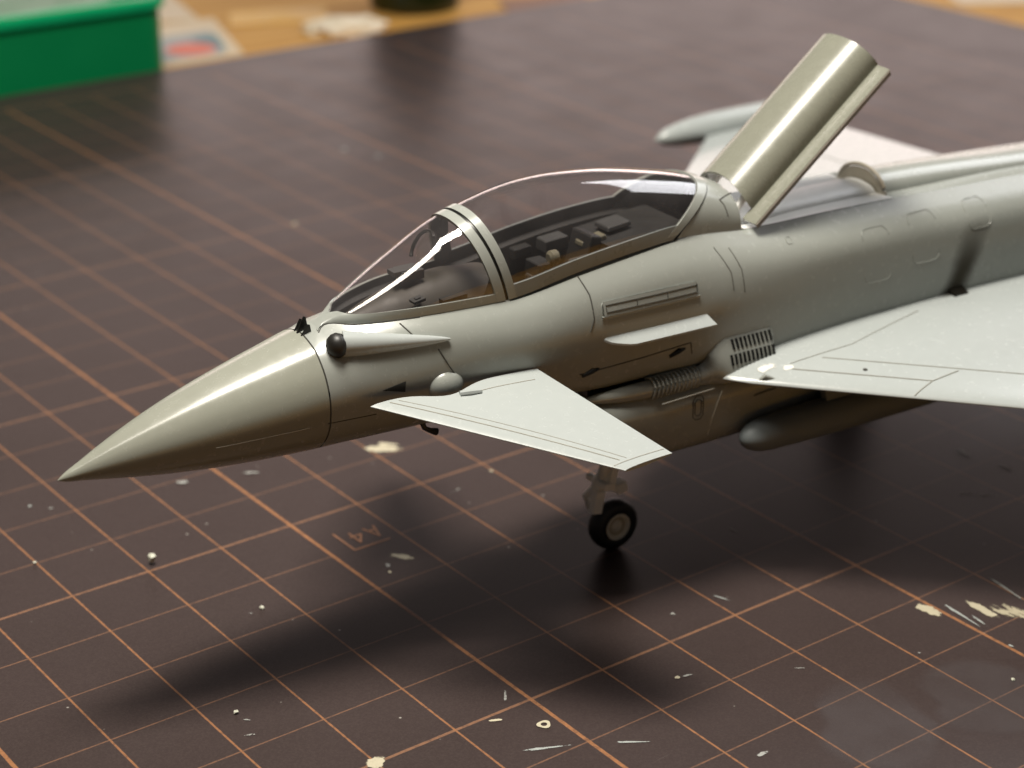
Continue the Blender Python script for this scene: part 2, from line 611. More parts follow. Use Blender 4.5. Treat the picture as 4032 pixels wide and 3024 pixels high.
SM = [((1.93, 6.40), (2.42, 5.98), .30, 'cream'), ((2.16, 6.42), (2.45, 6.12), .12, 'cream'), ((0.57, 3.66), (0.78, 3.31), .15, 'cream'),
      ((0.44, 3.48), (0.38, 3.33), .09, 'faint'), ((0.36, 3.29), (0.32, 3.22), .05, 'cream'), ((2.05, 4.50), (2.45, 4.61), .05, 'faint'),
      ((2.94, 4.77), (3.00, 4.73), .06, 'cream'), ((4.86, -1.02), (4.93, -1.47), .22, 'cream'), ((5.43, -1.31), (5.40, -1.93), .19, 'cream'),
      ((5.52, -1.50), (5.80, -2.25), .42, 'creamb'), ((5.16, -1.19), (5.08, -1.98), .055, 'bluew'), ((5.22, -1.62), (5.16, -1.95), .05, 'bluew'),
      ((6.09, -1.05), (5.96, -1.90), .055, 'bluew'), ((7.30, .74), (8.0, .08), .09, 'faint'), ((4.41, 1.74), (4.43, 1.42), .035, 'faint'),
      ((3.08, .56), (3.2, .22), .04, 'bluew'), ((2.38, .47), (2.50, .41), .12, 'faint'), ((2.70, -1.22), (2.87, -1.35), .035, 'faint'),
      ((1.16, -2.24), (1.44, -2.26), .08, 'faint'), ((-.76, -.68), (-.13, -.98), .055, 'bluew'), ((.13, -1.13), (.58, -1.44), .045, 'bluew'),
      ((-.63, -.06), (-.47, -.15), .06, 'cream'), ((-.08, .36), (-.31, .04), .05, 'faint'), ((-2.14, .04), (-1.85, -.03), .26, 'cream'),
      ((1.52, -.60), (1.60, -.64), .07, 'cream'), ((1.58, -.63), (1.78, -.68), .05, 'faint'), ((8.52, 1.54), (8.43, 1.12), .17, 'bluew'),
      ((8.58, .88), (8.60, .50), .10, 'bluew'), ((6.05, 14.99), (6.12, 14.94), .22, 'cream'), ((9.22, 18.34), (9.33, 18.24), .22, 'bluew'),
      ((9.52, 17.56), (9.63, 17.46), .18, 'bluew'), ((3.06, -1.75), (2.2, -3.4), 1.5, 'sheen'), ((4.4, -2.2), (3.6, -3.6), 1.6, 'sheen'),
      ((-1.55, 3.42), (-1.48, 3.36), .05, 'faint'), ((-2.45, 7.47), (-2.40, 7.42), .08, 'bluew'), ((-2.27, 7.27), (-2.2, 7.2), .09, 'faint'),
      ((5.03, -2.33), (5.05, -2.42), .05, 'bluew'), ((4.07, -1.84), (4.11, -1.88), .05, 'faint'), ((-2.72, 1.52), (-2.62, 1.42), .05, 'faint'),
      ((-2.88, 1.25), (-2.70, 1.16), .06, 'faint'), ((-.65, 7.0), (-.4, 6.8), .14, 'faint'), ((.2, 6.7), (.5, 6.5), .10, 'faint')]
for i, (a, b, w, m) in enumerate(SM):
    smear(a, b, w, m, 100 + i, taper=(m == 'bluew'))
# dried ring of paint
V, F = [], []
for i in range(28):
    t = 2 * math.pi * i / 28
    for r in (0.035, 0.075 + 0.008 * math.sin(3 * t)):
        V.append((-0.19 + r * math.cos(t), -0.48 + r * math.sin(t) * 0.95, 0.3105))
F = [(2 * i, 2 * i + 1, (2 * i + 3) % 56, (2 * i + 2) % 56) for i in range(28)]
me = bpy.data.meshes.new('paint_ring')
me.from_pydata(V, [], F)
uv = me.uv_layers.new(name='UVMap')
for lp in me.loops:
    uv.data[lp.index].uv = (0.85, 0.5)
link('paint_ring', me, 'cream', mat_root, smooth=False)

# ------------------------------------------------------------------ the model jet: local x = distance aft of the nose tip, -y = port (near side), z up
JET = thing('model_jet', 'grey scale model delta wing fighter jet with raised air brake on the mat', 'model aircraft',
            (-4.0342, 2.6243, 0), math.radians(-4.0))

ANG = [-90, -58, -25, 5, 28, 47, 63, 90]


def circ(zc, r):
    return [(r * math.cos(math.radians(a)), zc + r * math.sin(math.radians(a))) for a in ANG]


ST = [
    (0.00, circ(2.784, 0.004)), (0.06, circ(2.794, 0.036)), (0.25, circ(2.825, 0.098)), (0.5, circ(2.864, 0.18)), (1.0, circ(2.931, 0.325)),
    (1.5, circ(2.991, 0.443)), (2.0, circ(3.047, 0.539)), (2.5, circ(3.104, 0.619)), (2.78, circ(3.138, 0.660)),
    (3.0, [(0, 2.476), (.36, 2.58), (.62, 2.87), (.692, 3.20), (.62, 3.50), (.45, 3.71), (.09, 3.855), (0, 3.86)]),
    (3.3, [(0, 2.48), (.38, 2.58), (.65, 2.87), (.73, 3.22), (.66, 3.54), (.50, 3.735), (.27, 3.87), (0, 4.0)]),
    (3.9, [(0, 2.49), (.42, 2.58), (.72, 2.88), (.82, 3.27), (.77, 3.58), (.665, 3.77), (.50, 3.90), (0, 4.0)]),
    (4.4, [(0, 2.51), (.45, 2.58), (.77, 2.89), (.88, 3.29), (.85, 3.58), (.75, 3.77), (.59, 3.91), (0, 4.0)]),
    (5.0, [(0, 2.56), (.48, 2.62), (.82, 2.88), (.94, 3.27), (.93, 3.55), (.82, 3.77), (.655, 3.925), (0, 4.0)]),
    (5.9, [(0, 2.66), (.55, 2.64), (.90, 2.73), (.98, 3.20), (.98, 3.52), (.88, 3.82), (.675, 4.065), (0, 4.1)]),
    (6.75, [(0, 2.68), (.60, 2.65), (.97, 2.73), (1.01, 3.15), (1.01, 3.50), (.90, 3.87), (.665, 4.155), (0, 4.2)]),
    (7.22, [(0, 2.67), (.62, 2.65), (.985, 2.72), (1.02, 3.12), (1.02, 3.48), (.90, 3.88), (.64, 4.18), (0, 4.3)]),
    (7.7, [(0, 2.6), (.65, 2.6), (.98, 2.68), (1.03, 3.08), (1.03, 3.46), (.89, 3.86), (.61, 4.15), (0, 4.3)]),
    (8.3, [(0, 2.4), (.65, 2.4), (1.0, 2.52), (1.03, 3.02), (1.02, 3.42), (.90, 3.80), (.59, 4.085), (0, 4.03)]),
    (9.5, [(0, 2.3), (.65, 2.3), (1.0, 2.45), (1.03, 3.0), (1.02, 3.42), (.93, 3.78), (.60, 4.07), (0, 4.02)]),
    (10.7, [(0, 2.3), (.65, 2.3), (1.0, 2.45), (1.04, 3.0), (1.02, 3.42), (.93, 3.77), (.60, 4.05), (0, 4.02)]),
    (12.5, [(0, 2.2), (.65, 2.22), (1.0, 2.40), (1.05, 2.98), (1.03, 3.38), (.93, 3.72), (.58, 3.99), (0, 4.02)]),
    (15.0, [(0, 2.2), (.62, 2.22), (.98, 2.40), (1.05, 2.95), (1.0, 3.32), (.88, 3.62), (.55, 3.86), (0, 3.9)]),
    (18.0, [(0, 2.3), (.55, 2.3), (.92, 2.44), (1.0, 2.92), (.94, 3.22), (.80, 3.46), (.5, 3.62), (0, 3.66)]),
    (20.3, [(0, 2.45), (.5, 2.45), (.86, 2.56), (.95, 2.92), (.88, 3.16), (.75, 3.32), (.45, 3.42), (0, 3.44)]),
]
station = interp([a for a, _ in ST], [b for _, b in ST])
_t = np.linspace(0, 1, 8)


def half(s):
    """Section control points (8,2) at station s."""
    return station(s)


def sec(s, t):
    """Point (y>=0, z) on the section, t in 0..1 bottom centre -> top centre (t=6/7 is the sill)."""
    c = half(s)
    x = t * 7
    i = min(int(x), 6)
    f = x - i
    p0 = c[max(i - 1, 0)] if i > 0 else np.array([-c[1][0], c[1][1]])
    p1, p2 = c[i], c[i + 1]
    p3 = c[i + 2] if i < 6 else np.array([-c[6][0], c[6][1]])
    if i >= 5 and 2.99 < s:      # crease at the sill / shoulder edge
        if i == 5:
            p3 = p2 + (p2 - p1) * 0.7
        if i == 6:
            p0 = p1 + (p1 - p2) * 0.3
    return 0.5 * ((2 * p1) + (p2 - p0) * f + (2 * p0 - 5 * p1 + 4 * p2 - p3) * f * f + (3 * p1 - p0 - 3 * p2 + p3) * f ** 3)


def hull_y(s, z):
    """Half width of the fuselage at height z (side surface)."""
    ts = np.linspace(0.2, 6 / 7, 60)
    P = np.array([sec(s, t) for t in ts])
    return float(np.interp(z, P[:, 1], P[:, 0]))


def on_hull(s, z, off=0.0, side=-1):
    y = hull_y(s, z)
    dz = (hull_y(s, z + 0.03) - hull_y(s, z - 0.03)) / 0.06
    n = Vector((0, 1, -dz)).normalized()
    return (s, side * (y + off * n.y), z + off * n.z)


def full_loop(s, nt, tmax=1.0):
    ts = np.linspace(0, tmax, nt)
    R = [sec(s, t) for t in ts]
    right = [(s, p[0], p[1]) for p in R]
    left = [(s, -p[0], p[1]) for p in R[::-1]]
    return left[:-1] + right      # from port top round the belly to starboard top


# radome
NT_ = 26
ss = np.concatenate([np.linspace(0, 0.5, 14)[:-1], np.linspace(0.5, 2.772, 26)])
V, F = [], []
for s in ss:
    V += full_loop(s, NT_)
n = 2 * NT_ - 1
F = grid_faces(len(ss), n)
radome = link('radome', mesh('radome', V, F), 'radome', JET, angle=60)

# fuselage
t6 = 6 / 7
V, F = [], []
rows = np.concatenate([np.linspace(2.788, 8.3, 72), np.linspace(8.4, 20.3, 60)])
for s in rows:
    V += full_loop(s, NT_, t6)
F = grid_faces(len(rows), n)


def deck(s0, s1, k):
    rr = np.linspace(s0, s1, k)
    v = []
    for s in rr:
        R = [sec(s, t) for t in np.linspace(t6, 1, 10)]
        v += [(s, -p[0], p[1]) for p in R] + [(s, p[0], p[1]) for p in R[::-1][1:]]
    return v, grid_faces(k, 19)


NU = 24
# canopy mould line above the sill
zt = interp([2.9, 3.0, 3.12, 3.5, 4.0, 4.5, 4.82, 5.5, 6.5, 7.26, 8.0, 8.36], [3.80, 3.86, 3.93, 4.15, 4.43, 4.70, 4.805, 4.955, 4.945, 4.825, 4.64, 4.50])


def oml(s, a):
    """Canopy/windscreen surface: a from -pi/2 (port sill) to pi/2 (starboard sill)."""
    c = half(s)[6]
    y0, z0 = c
    h = max(zt(s) - z0, 0.0005)
    ca, sa = math.cos(a), math.sin(a)
    return np.array([s, y0 * math.copysign(abs(sa) ** 0.88, a), z0 + h * abs(ca) ** 0.90])


def arch_s(a):
    return 4.97 - 0.25 * abs(math.cos(a))


def rear_s(a):
    return 7.22 + 0.80 * abs(math.cos(a)) ** 0.85


# collar behind the canopy, same skin as the fuselage
def collar(u, v):
    a = -math.pi / 2 + math.pi * v
    s = rear_s(a) + 0.02 + (8.27 - rear_s(a) - 0.02) * u
    return oml(s, a)


cv = [collar(i / 11, j / 40) for i in range(12) for j in range(41)]
cf = grid_faces(12, 41)
# closing face of the collar above the air-brake bay
k0 = 11 * 41
cv2 = [tuple(cv[k0 + j]) for j in range(41)] + [(8.27, cv[k0 + j][1], 4.0) for j in range(41)]
cf2 = [(j, j + 1, 41 + j + 1, 41 + j) for j in range(40)]
V, F = join((V, F), deck(2.788, 3.0, 4), deck(8.3, 20.3, 40), (cv, cf), (cv2, cf2))
fus = link('fuselage', mesh('fuselage', V, F), 'paint', JET, angle=50)
# tail closing plate
V = [(20.3, y, z) for _, y, z in full_loop(20.3, NT_)]
link('tail_plate', mesh('tail_plate', V, [tuple(range(len(V)))]), 'line', JET, smooth=False)

# ------------------------------------------------------------------ windscreen and canopy
def sill_a(s, h):
    """Angle from the sill at which the skin is h above it."""
    z0 = half(s)[6][1]
    H = max(zt(s) - z0, 0.001)
    return math.acos(min(1.0, (h / H)) ** (1 / 0.90)) if h < H else 0.0


def front_s(a):
    return 3.015 + 0.0 * a


WS = bpy.data.objects.new('windscreen', None)
COL.objects.link(WS)
WS.parent = JET


def ws_glass(u, v):
    s0 = 3.08
    a = (-0.5 + v) * 2
    s1 = 4.97
    s = s0 + (s1 - s0) * u
    am = sill_a(s, 0.085)
    ang = a * am
    s_end = arch_s(ang) - 0.10
    s = s0 + (s_end - s0) * u
    return oml(s, a * sill_a(s, 0.085))


link('windscreen_glass', mesh('g', *solid_patch(ws_glass, 30, 33, 0.012)), 'glass', WS, angle=60)


def ws_frame(side):
    def fn(u, v):
        s = 3.0 + (4.90 - 3.0) * u
        am = sill_a(s, 0.095)
        a = math.pi / 2 + (am - math.pi / 2) * v
        return oml(s, side * a)
    return fn


for sd in (-1, 1):
    link('windscreen_sill_frame', mesh('f', *solid_patch(ws_frame(sd), 30, 6, 0.03, 0.012)), 'paint', WS, angle=45)
# nose of the windscreen frame, closing over the centre line
link('windscreen_front_frame', mesh('f', *solid_patch(lambda u, v: oml(2.93 + 0.17 * u, (-1 + 2 * v) * math.pi / 2), 6, 17, 0.02, 0.012)), 'paint', WS, angle=45)


def band(d0, d1, dz=0.0):
    def fn(u, v):
        a = (-1 + 2 * v) * math.pi / 2
        p = oml(arch_s(a) + d0 + (d1 - d0) * u, a)
        return p
    return fn


link('windscreen_arch', mesh('a', *solid_patch(band(-0.125, -0.018), 5, 49, 0.03, 0.016)), 'paint', WS, angle=45)
link('arch_seam', mesh('a', *solid_patch(band(-0.022, 0.022), 3, 49, 0.02, 0.003)), 'black', WS, angle=45)
CP = bpy.data.objects.new('canopy', None)
COL.objects.link(CP)
CP.parent = JET
link('canopy_front_arch', mesh('a', *solid_patch(band(0.018, 0.115), 5, 49, 0.03, 0.018)), 'paint', CP, angle=45)


def cp_glass(u, v):
    a = (-1 + 2 * v)
    ang = a * 1.25
    s0, s1 = arch_s(ang) + 0.09, rear_s(ang) - 0.07
    s = s0 + (s1 - s0) * u
    return oml(s, a * sill_a(s, 0.13))


link('canopy_glass', mesh('g', *solid_patch(cp_glass, 40, 41, 0.012)), 'glass', CP, angle=60)


def cp_frame(side):
    def fn(u, v):
        s = 5.02 + (7.50 - 5.02) * u
        h = 0.15 + 0.03 * math.sin(u * 9)
        lo = 0.0 if s < 7.22 else min(0.9, (s - 7.22) / 0.80) ** 1.18
        am = sill_a(s, 0.155)
        a0 = math.acos(min(0.999, lo))
        am = min(am, a0 - 0.02) if am < a0 else a0 - 0.02
        a = a0 + (am - a0) * v
        return oml(s, side * a)
    return fn


for sd in (-1, 1):
    link('canopy_sill_frame', mesh('f', *solid_patch(cp_frame(sd), 36, 6, 0.035, 0.014)), 'framegrey', CP, angle=45)
    # dark gap under the canopy sill
    pts = []
    for i in range(30):
        s = 5.0 + (7.24 - 5.0) * i / 29
        p = oml(s, sd * math.pi / 2)
        pts.append((p[0], p[1] + sd * 0.012, p[2] - 0.022))
    for i in range(1, 8):
        a = math.pi / 2 * (1 - i / 8)
        p = oml(rear_s(a) + 0.008, sd * a)
        pts.append(tuple(p))
    link('canopy_gap', mesh('c', *tube(pts, [0.012 + 0.008 * math.sin(math.pi * i / 29) for i in range(30)] + [0.014 - 0.0015 * i for i in range(7)], 6)), 'black', CP)


def rear_frame(u, v):
    a = (-1 + 2 * v) * math.pi / 2 * 0.97
    return oml(rear_s(a) - 0.14 + 0.14 * u, a)


link('canopy_rear_frame', mesh('f', *solid_patch(rear_frame, 5, 41, 0.03, 0.016)), 'paint', CP, angle=45)
# small dark latch seen at the back of the canopy
link('canopy_latch', mesh('l', *box(7.72, -0.30, 4.55, 0.07, 0.03, 0.06)), 'black', CP, smooth=False)

# dark inner faces of the frames
for sd in (-1, 1):
    link('windscreen_frame_liner', mesh('f', *solid_patch(ws_frame(sd), 30, 6, 0.008, -0.021)), 'cockpit', WS, angle=45)
    link('canopy_frame_liner', mesh('f', *solid_patch(cp_frame(sd), 36, 6, 0.008, -0.024)), 'cockpit', CP, angle=45)
link('windscreen_arch_liner', mesh('a', *solid_patch(band(-0.125, -0.018), 5, 49, 0.008, -0.017)), 'cockpit', WS, angle=45)
link('canopy_arch_liner', mesh('a', *solid_patch(band(0.018, 0.115), 5, 49, 0.008, -0.016)), 'cockpit', CP, angle=45)
link('canopy_rear_liner', mesh('f', *solid_patch(rear_frame, 5, 41, 0.008, -0.018)), 'cockpit', CP, angle=45)

# ------------------------------------------------------------------ cockpit
CK = bpy.data.objects.new('cockpit', None)
COL.objects.link(CK)
CK.parent = JET
V, F = [], []
srow = np.linspace(3.05, 7.95, 30)
for s in srow:
    c = half(min(s, 7.9))[6]
    y0 = max(c[0] - 0.015, 0.02)
    z0 = c[1] + 0.01
    zf = 3.45
    yi = max(y0 - 0.10, 0.015)
    V += [(s, -y0, z0), (s, -yi, z0 - 0.03), (s, -yi * 0.85, zf), (s, yi * 0.85, zf), (s, yi, z0 - 0.03), (s, y0, z0)]
F = grid_faces(len(srow), 6)
F.append(tuple(range(6)))
F.append(tuple((len(srow) - 1) * 6 + j for j in range(6)))
link('cockpit_tub', mesh('tub', V, F), 'cockpit', CK, angle=30)


def coam(u, v):
    s = 3.15 + 1.95 * u
    a = (-1 + 2 * v)
    c = half(s)[6]
    w = max(c[0] - 0.16, 0.03)
    z0 = c[1] - 0.12
    h = 0.06 + 0.30 * math.sin(min(u * 1.25, 1) * math.pi / 2) - 0.15 * max(0, u - 0.75) * 2
    ss_ = s - 0.40 * u * abs(a) ** 2
    return (ss_, a * w, z0 + h * (1 - abs(a) ** 2.6))


link('instrument_coaming', mesh('co', *solid_patch(coam, 18, 19, 0.03)), 'coaming', CK, angle=45)
HUD = link('head_up_display', mesh('hud', *join(box(4.12, 0, 4.20, 0.26, 0.24, 0.10), box(3.98, 0, 4.235, 0.16, 0.15, 0.05))), 'boxgrey', CK, smooth=False)
ring = [(4.34 + 0.10 * math.sin(t), 0.155 * math.cos(t), 4.44 + 0.165 * math.sin(t)) for t in np.linspace(0, 2 * math.pi, 25)]
gv = [(p[0] + 0.004, p[1], p[2]) for p in ring[:-1]]
link('combiner_glass', mesh('cg', gv + [(p[0] + 0.012, p[1], p[2]) for p in gv],
     [tuple(range(24)), tuple(range(47, 23, -1))] + [(i, (i + 1) % 24, 24 + (i + 1) % 24, 24 + i) for i in range(24)]), 'hudglass', HUD, smooth=False)
link('combiner_frame', mesh('cfr', *tube([(4.30 + 0.10 * math.sin(t), 0.175 * math.cos(t), 4.44 + 0.18 * math.sin(t)) for t in np.linspace(-0.7, 2.2, 16)], 0.022, 6)), 'black', HUD)
rz = lambda d: Matrix.Rotation(math.radians(d), 3, 'Y')
for (x, y, z, sx, sy, sz, m, r) in [
    (6.20, -0.33, 3.99, 0.30, 0.22, 0.13, 'boxgrey', 4), (6.02, -0.50, 3.90, 0.26, 0.20, 0.11, 'boxgrey', 4),
    (6.62, -0.36, 4.07, 0.36, 0.26, 0.06, 'boxgrey', 6), (6.55, 0.02, 4.12, 0.36, 0.16, 0.06, 'khaki', 6),
    (6.95, 0.15, 4.20, 0.34, 0.30, 0.06, 'boxgrey', 6), (5.75, -0.12, 3.98, 0.22, 0.30, 0.16, 'cockpit', 0),
    (6.25, 0.36, 4.04, 0.34, 0.22, 0.14, 'boxgrey', 4), (5.9, 0.52, 3.95, 0.26, 0.16, 0.12, 'cockpit', 4)]:
    o = link('equipment_box', mesh('eb', *box(x, y, z, sx, sy, sz, rz(-r), 0.92)), m, CK, smooth=False)
    bevel_obj(o, 0.012, 1)
for (x, y, z, r) in [(5.86, -0.22, 4.10, 0.085), (5.92, -0.42, 3.99, 0.06)]:
    V, F = tube([(x - 0.06, y, z), (x - 0.03, y, z), (x + 0.05, y, z), (x + 0.07, y, z)], [r * .6, r, r, r * .5], 12)
    link('instrument_knob', mesh('kn', V, F), 'khaki', CK)
link('rear_deck', mesh('rd', *join(box(7.15, 0, 4.08, 1.05, 1.0, 0.14, rz(-6)))), 'cockpit', CK, smooth=False)
link('left_console', mesh('lc', *box(4.42, -0.44, 3.98, 0.30, 0.10, 0.06, rz(-4))), 'cockpit', CK, smooth=False)
link('switch_panel', mesh('sp', *join(box(4.02, -0.36, 4.02, 0.14, 0.12, 0.03, rz(-10)), box(4.02, -0.36, 4.035, 0.06, 0.05, 0.03, rz(-10)))), 'boxgrey', CK, smooth=False)
# ejection seat
SE = link('ejection_seat', mesh('se', *join(box(6.05, 0.02, 3.70, 0.55, 0.42, 0.20), box(6.42, 0.02, 3.92, 0.16, 0.40, 0.62, rz(16)))), 'cockpit', CK, smooth=False)
bevel_obj(SE, 0.03, 2)

# ------------------------------------------------------------------ panel lines on the fuselage
def hull_line(pts, rad=0.008, mat='line', name='panel_line', off=0.001, parent=None, sub=10):
    P = []
    for (s0, z0), (s1, z1) in zip(pts[:-1], pts[1:]):
        for i in range(sub):
            f = i / sub
            P.append(on_hull(s0 + (s1 - s0) * f, z0 + (z1 - z0) * f, off))
    P.append(on_hull(*pts[-1], off))
    return link(name, mesh(name, *tube(P, rad, 6)), mat, parent or JET)


def ring_line(s, t0, t1, rad=0.007, sides=(-1,)):
    for sd in sides:
        P = []
        for t in np.linspace(t0, t1, 26):
            p = sec(s, t)
            P.append((s, sd * p[0], p[1]))
        link('panel_line', mesh('pl', *tube(P, rad, 6)), 'line', JET)


ring_line(2.78, 0.50, 0.999, 0.0045, (-1, 1))
ring_line(2.78, 0.22, 0.47, 0.004, (-1, 1))
hull_line([(3.72, 3.86), (3.80, 3.75)], 0.008)
hull_line([(4.02, 3.60), (4.12, 3.40), (4.18, 3.30)], 0.008)
hull_line([(5.86, 4.06), (5.92, 3.85), (5.92, 3.60), (5.86, 3.46)], 0.008)
hull_line([(7.74, 4.02), (7.86, 3.75), (7.86, 3.55)], 0.005)
hull_line([(7.95, 3.98), (8.02, 3.75), (8.02, 3.50)], 0.005)
hull_line([(5.75, 2.96), (6.6, 3.0), (7.25, 3.04), (7.27, 2.9)], 0.007)
hull_line([(1.55, 2.93), (2.55, 2.97)], 0.0035, 'linepale', 'raised_panel_line')
hull_line([(2.75, 2.98), (3.3, 2.98)], 0.005)
for sd in (-1, 1):
    P = []
    for s in np.linspace(2.925, 3.95, 22):
        q = oml(s, sd * math.pi / 2)
        P.append((q[0], q[1] + sd * 0.012, q[2] - 0.004))
    link('panel_line', mesh('pl', *tube(P, 0.007, 6)), 'line', JET)
# collar lines
for pts in ([(8.02, -0.55), (8.30, -0.35)], [(8.02, -0.55), (8.06, -0.62), (8.08, -0.8)]):
    P = []
    for (s0, a0), (s1, a1) in zip(pts[:-1], pts[1:]):
        for i in range(9):
            f = i / 8
            P.append(tuple(oml(s0 + (s1 - s0) * f, (a0 + (a1 - a0) * f) * math.pi / 2)))
    link('panel_line', mesh('pl', *tube(P, 0.007, 6)), 'line', JET)
# rounded access panels outlined on the rear shoulder
for s0, s1, z0, z1 in [(9.88, 10.30, 3.22, 3.86), (10.66, 11.10, 3.32, 3.90), (11.62, 12.0, 3.58, 3.90), (8.80, 8.88, 3.88, 3.94)]:
    P = []
    for x, z in rounded_rect(s0, s1, z0, z1, 0.09 if s1 - s0 > .2 else 0.02, 4):
        P.append(on_hull(x, z, 0.001))
    P.append(P[0])
    link('access_panel_outline', mesh('ap', *tube(P, 0.006, 6, cap=False)), 'paint', JET)
# cooling grille: raised frame with dark inlay line and two dividers
G0, G1 = 6.03, 7.34


def plate(s0, s1, z0, z1, off, r, thick):
    out = rounded_rect(s0, s1, z0, z1, r, 4)
    c = on_hull((s0 + s1) / 2, (z0 + z1) / 2, off)
    n = len(out)
    Vt = [on_hull(x, z, off) for x, z in out]
    Vb = [on_hull(x, z, off - thick) for x, z in out]
    m = 14
    # quads strips along s for curvature
    gv, gf = [], []
    for i in range(m + 1):
        x = s0 + r * 0.3 + (s1 - s0 - r * 0.6) * i / m
        gv += [on_hull(x, z0, off), on_hull(x, (z0 + z1) / 2, off), on_hull(x, z1, off)]
    gf = grid_faces(m + 1, 3)
    sf = [(i, (i + 1) % n, n + (i + 1) % n, n + i) for i in range(n)]
    return join((Vt + Vb, [tuple(range(n))] + sf)) if n < 0 else join((gv, gf), (Vt + Vb, sf))


GR = link('cooling_grille', mesh('cg', *plate(G0, G1, 3.60, 3.755, 0.02, 0.05, 0.03)), 'paint', JET, angle=30)
for z in (3.64, 3.715):
    hull_line([(G0 + .05, z), (G1 - .02, z)], 0.006, 'line', 'grille_line', 0.021, GR)
for x in (G0 + .05, G0 + .46, G0 + .88, G1 - .02):
    hull_line([(x, 3.64), (x, 3.715)], 0.006, 'line', 'grille_line', 0.021, GR, 3)
V, F = [], []
for u in np.linspace(0, 1, 24):
    s = 6.02 + 1.34 * u
    y = hull_y(s, 3.60)
    V += [(s, -y - 0.022, 3.60), (s, -y - 0.022, 3.572), (s, -y + 0.03, 3.572), (s, -y + 0.03, 3.60)]
link('grille_lip', mesh('gl', V, grid_faces(24, 4, True)), 'paint', GR)

# strakes below the cockpit, one each side
for sd in (-1, 1):
    V, F = [], []
    n_ = 22
    for i in range(n_):
        u = i / (n_ - 1)
        s = 6.04 + 1.40 * u
        y = hull_y(s, 3.35)
        w = 0.13 * min(1, (u / 0.22)) ** 0.6 + 0.001
        if u > 0.9:
            w *= 1.0
        dz = -0.09 * w / 0.155
        sk = 0.08 * (w / 0.155) * u
        V += [(s, sd * (y - 0.03), 3.375), (s + sk, sd * (y + w), 3.335 + dz), (s + sk, sd * (y + w), 3.310 + dz), (s, sd * (y - 0.03), 3.325)]
    F = grid_faces(n_, 4, True) + [(0, 1, 2, 3), tuple((n_ - 1) * 4 + j for j in (3, 2, 1, 0))]
    link('strake', mesh('st', V, F), 'paint_lit', JET, angle=35)

# ------------------------------------------------------------------ small fittings on the nose
# infrared sensor: black faceted ball at the front of a tapering fairing
pts, rad = [], []
for i in range(18):
    u = i / 17
    s = 3.06 + 1.10 * u
    y = -0.44 - 0.36 * u ** 0.9
    z = 3.745 - 0.055 * u
    pts.append((s, y, z))
    rad.append(0.130 * (1 - u) ** 0.75 + 0.012)
link('sensor_fairing', mesh('sf', *tube(pts, rad, 20)), 'paint_lit', JET, angle=60)
bm = bmesh.new()
bmesh.ops.create_icosphere(bm, subdivisions=2, radius=0.140)
for v in bm.verts:
    v.co.x *= 0.85
    v.co += Vector((2.985, -0.455, 3.755))
me = bpy.data.meshes.new('sensor_ball')
bm.to_mesh(me)
bm.free()
link('sensor_ball', me, 'ballblack', JET, angle=30)
# antenna blades on the nose ahead of the windscreen
for dy in (-0.075, 0.0, 0.075):
    h = 0.17 if dy == 0 else 0.13
    z0 = 3.795 - abs(dy) * 0.25
    lean = dy * 0.25
    V = [(2.74, dy - .014, z0 - .02), (2.74, dy + .014, z0 - .02), (2.88, dy + .014, z0), (2.88, dy - .014, z0),
         (2.83, dy + lean, z0 + h), (2.86, dy + lean, z0 + h * .9)]
    F = [(0, 1, 2, 3), (0, 1, 4), (1, 2, 5, 4), (2, 3, 5), (3, 0, 4, 5)]
    link('antenna_blade', mesh('ab', V, F), 'black', JET, smooth=False)
# triangular black air scoop
tri = [(3.36, 3.255), (3.62, 3.315), (3.61, 3.195)]
V = [on_hull(s, z, 0.006) for s, z in tri] + [on_hull(s, z, -0.02) for s, z in tri]
link('triangular_inlet', mesh('ti', V, [(0, 1, 2), (5, 4, 3), (0, 3, 4, 1), (1, 4, 5, 2), (2, 5, 3, 0)]), 'black', JET, smooth=False)
# probes under the nose
for s, y in ((4.02, -0.40), (4.12, 0.40)):
    P = [(s, y, 2.62), (s + 0.02, y * 1.08, 2.53), (s + 0.08, y * 1.1, 2.49), (s + 0.17, y * 1.1, 2.45)]
    link('air_data_probe', mesh('pr', *tube(P, [0.035, 0.03, 0.03, 0.045], 8)), 'black', JET)

